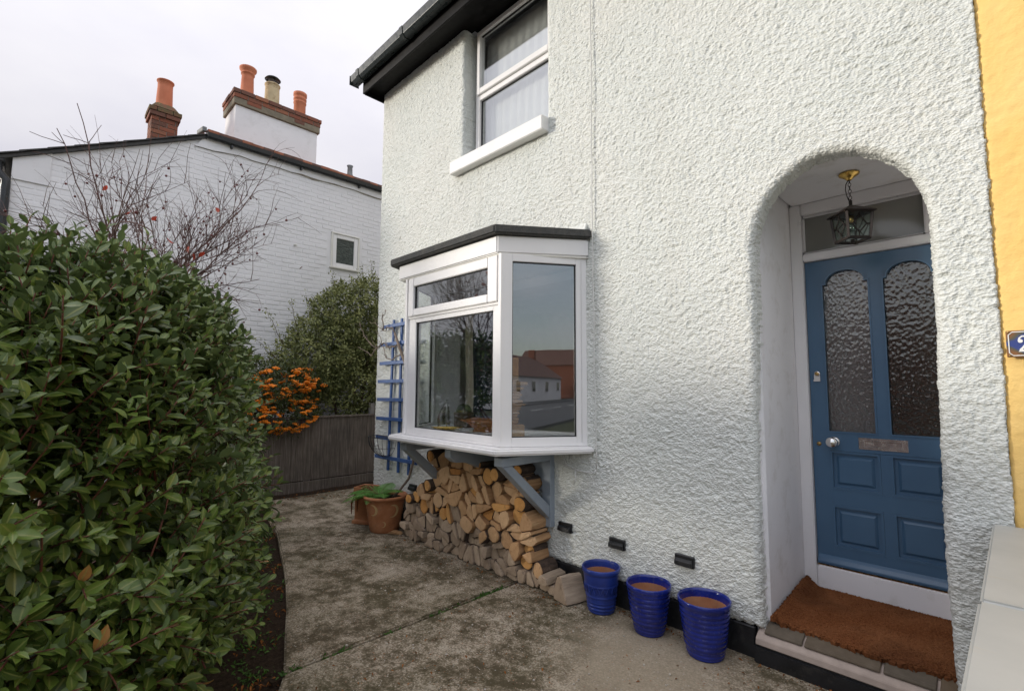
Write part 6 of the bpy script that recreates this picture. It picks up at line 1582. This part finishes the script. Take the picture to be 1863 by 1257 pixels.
# ================================================================ ACROSS THE STREET (seen in the window reflections)
def far_house(loc, wd, dp, he, hr_, rz, wallm, roofm, label, gable_front=False, chim=True):
    o = empty('street_house', loc, rz); tag(o, label, 'house')
    def Q(mb, nm, mat, par=o):
        ob = mb.build(nm, mat); ob.parent = par; return ob
    s = MB(); s.box(-wd/2, wd/2, -dp/2, dp/2, 0, he); Q(s, 'wall', wallm)
    s = MB()
    if gable_front: s.prism_ax([(-wd/2-.3, he), (wd/2+.3, he), (0, he+hr_)], 'y', -dp/2-.2, dp/2+.2)
    else: s.prism_ax([(-dp/2-.3, he), (dp/2+.3, he), (0, he+hr_)], 'x', -wd/2-.2, wd/2+.2)
    rf = Q(s, 'roof', roofm)
    if chim: s = MB(); s.box(wd/2-1.2, wd/2-.5, -.4, .4, he+hr_*.5, he+hr_+1.0); Q(s, 'chimney', MAT['brick'], rf)
    for x in np.linspace(-wd/2+1.5, wd/2-1.5, max(2, int(wd/3.5))):
        s = MB(); s.box(x-.6, x+.6, dp/2+.01, dp/2+.05, 1.0, 2.2); w_ = Q(s, 'window', MAT['upvc']); s = MB(); s.box(x-.52, x+.52, dp/2+.052, dp/2+.06, 1.08, 2.12); Q(s, 'pane', MAT['dark_glass'], w_)
    return o
far_house((45, -19, 0), 17, 7, 2.6, 2.6, 0, MAT['white_stack'], MAT['roof_brown'], 'long white bungalow with brown tiled roof across the street, seen reflected in the bay')
far_house((63, -19, 0), 7, 9, 4.6, 2.4, 0, MAT['brick'], MAT['roof_brown'], 'red brick gable house across the street, nearer one in the bay reflection', True, False)
far_house((73, -19, 0), 7, 9, 4.6, 2.4, 0, MAT['brick'], MAT['roof_brown'], 'red brick gable house farthest along the street in the bay reflection', True, False)
far_house((-5.5, -20, 0), 18, 8, 2.6, 2.2, 0, MAT['brick'], MAT['roof_brown'], 'brick bungalow directly opposite across the street')
far_house((-27, -24, 0), 12, 7, 2.6, 2.2, 0, MAT['white_stack'], MAT['roof_brown'], 'white bungalow opposite to the left across the street')
pier = empty('gate_pier', (1.5, -4.2, 0)); wpos[pier.name] = (1.5, -4.2, 0); tag(pier, 'square red brick gate pier at the pavement, seen reflected in the bay', 'pier')
s = MB(); s.box(1.32, 1.68, -4.38, -4.02, 0, .95); P(s, 'pier_core', MAT['mortar'], pier)
for k in range(12): brick_course(pier, 1.30, 1.70, -4.40, -4.00, .03+k*.0755, .03+k*.0755+.066, MAT['brick'], .11*(k % 2))
s = MB(); s.box(1.26, 1.74, -4.44, -3.96, .955, 1.02); P(s, 'pier_cap', MAT['mortar'], pier, bevel=.01)
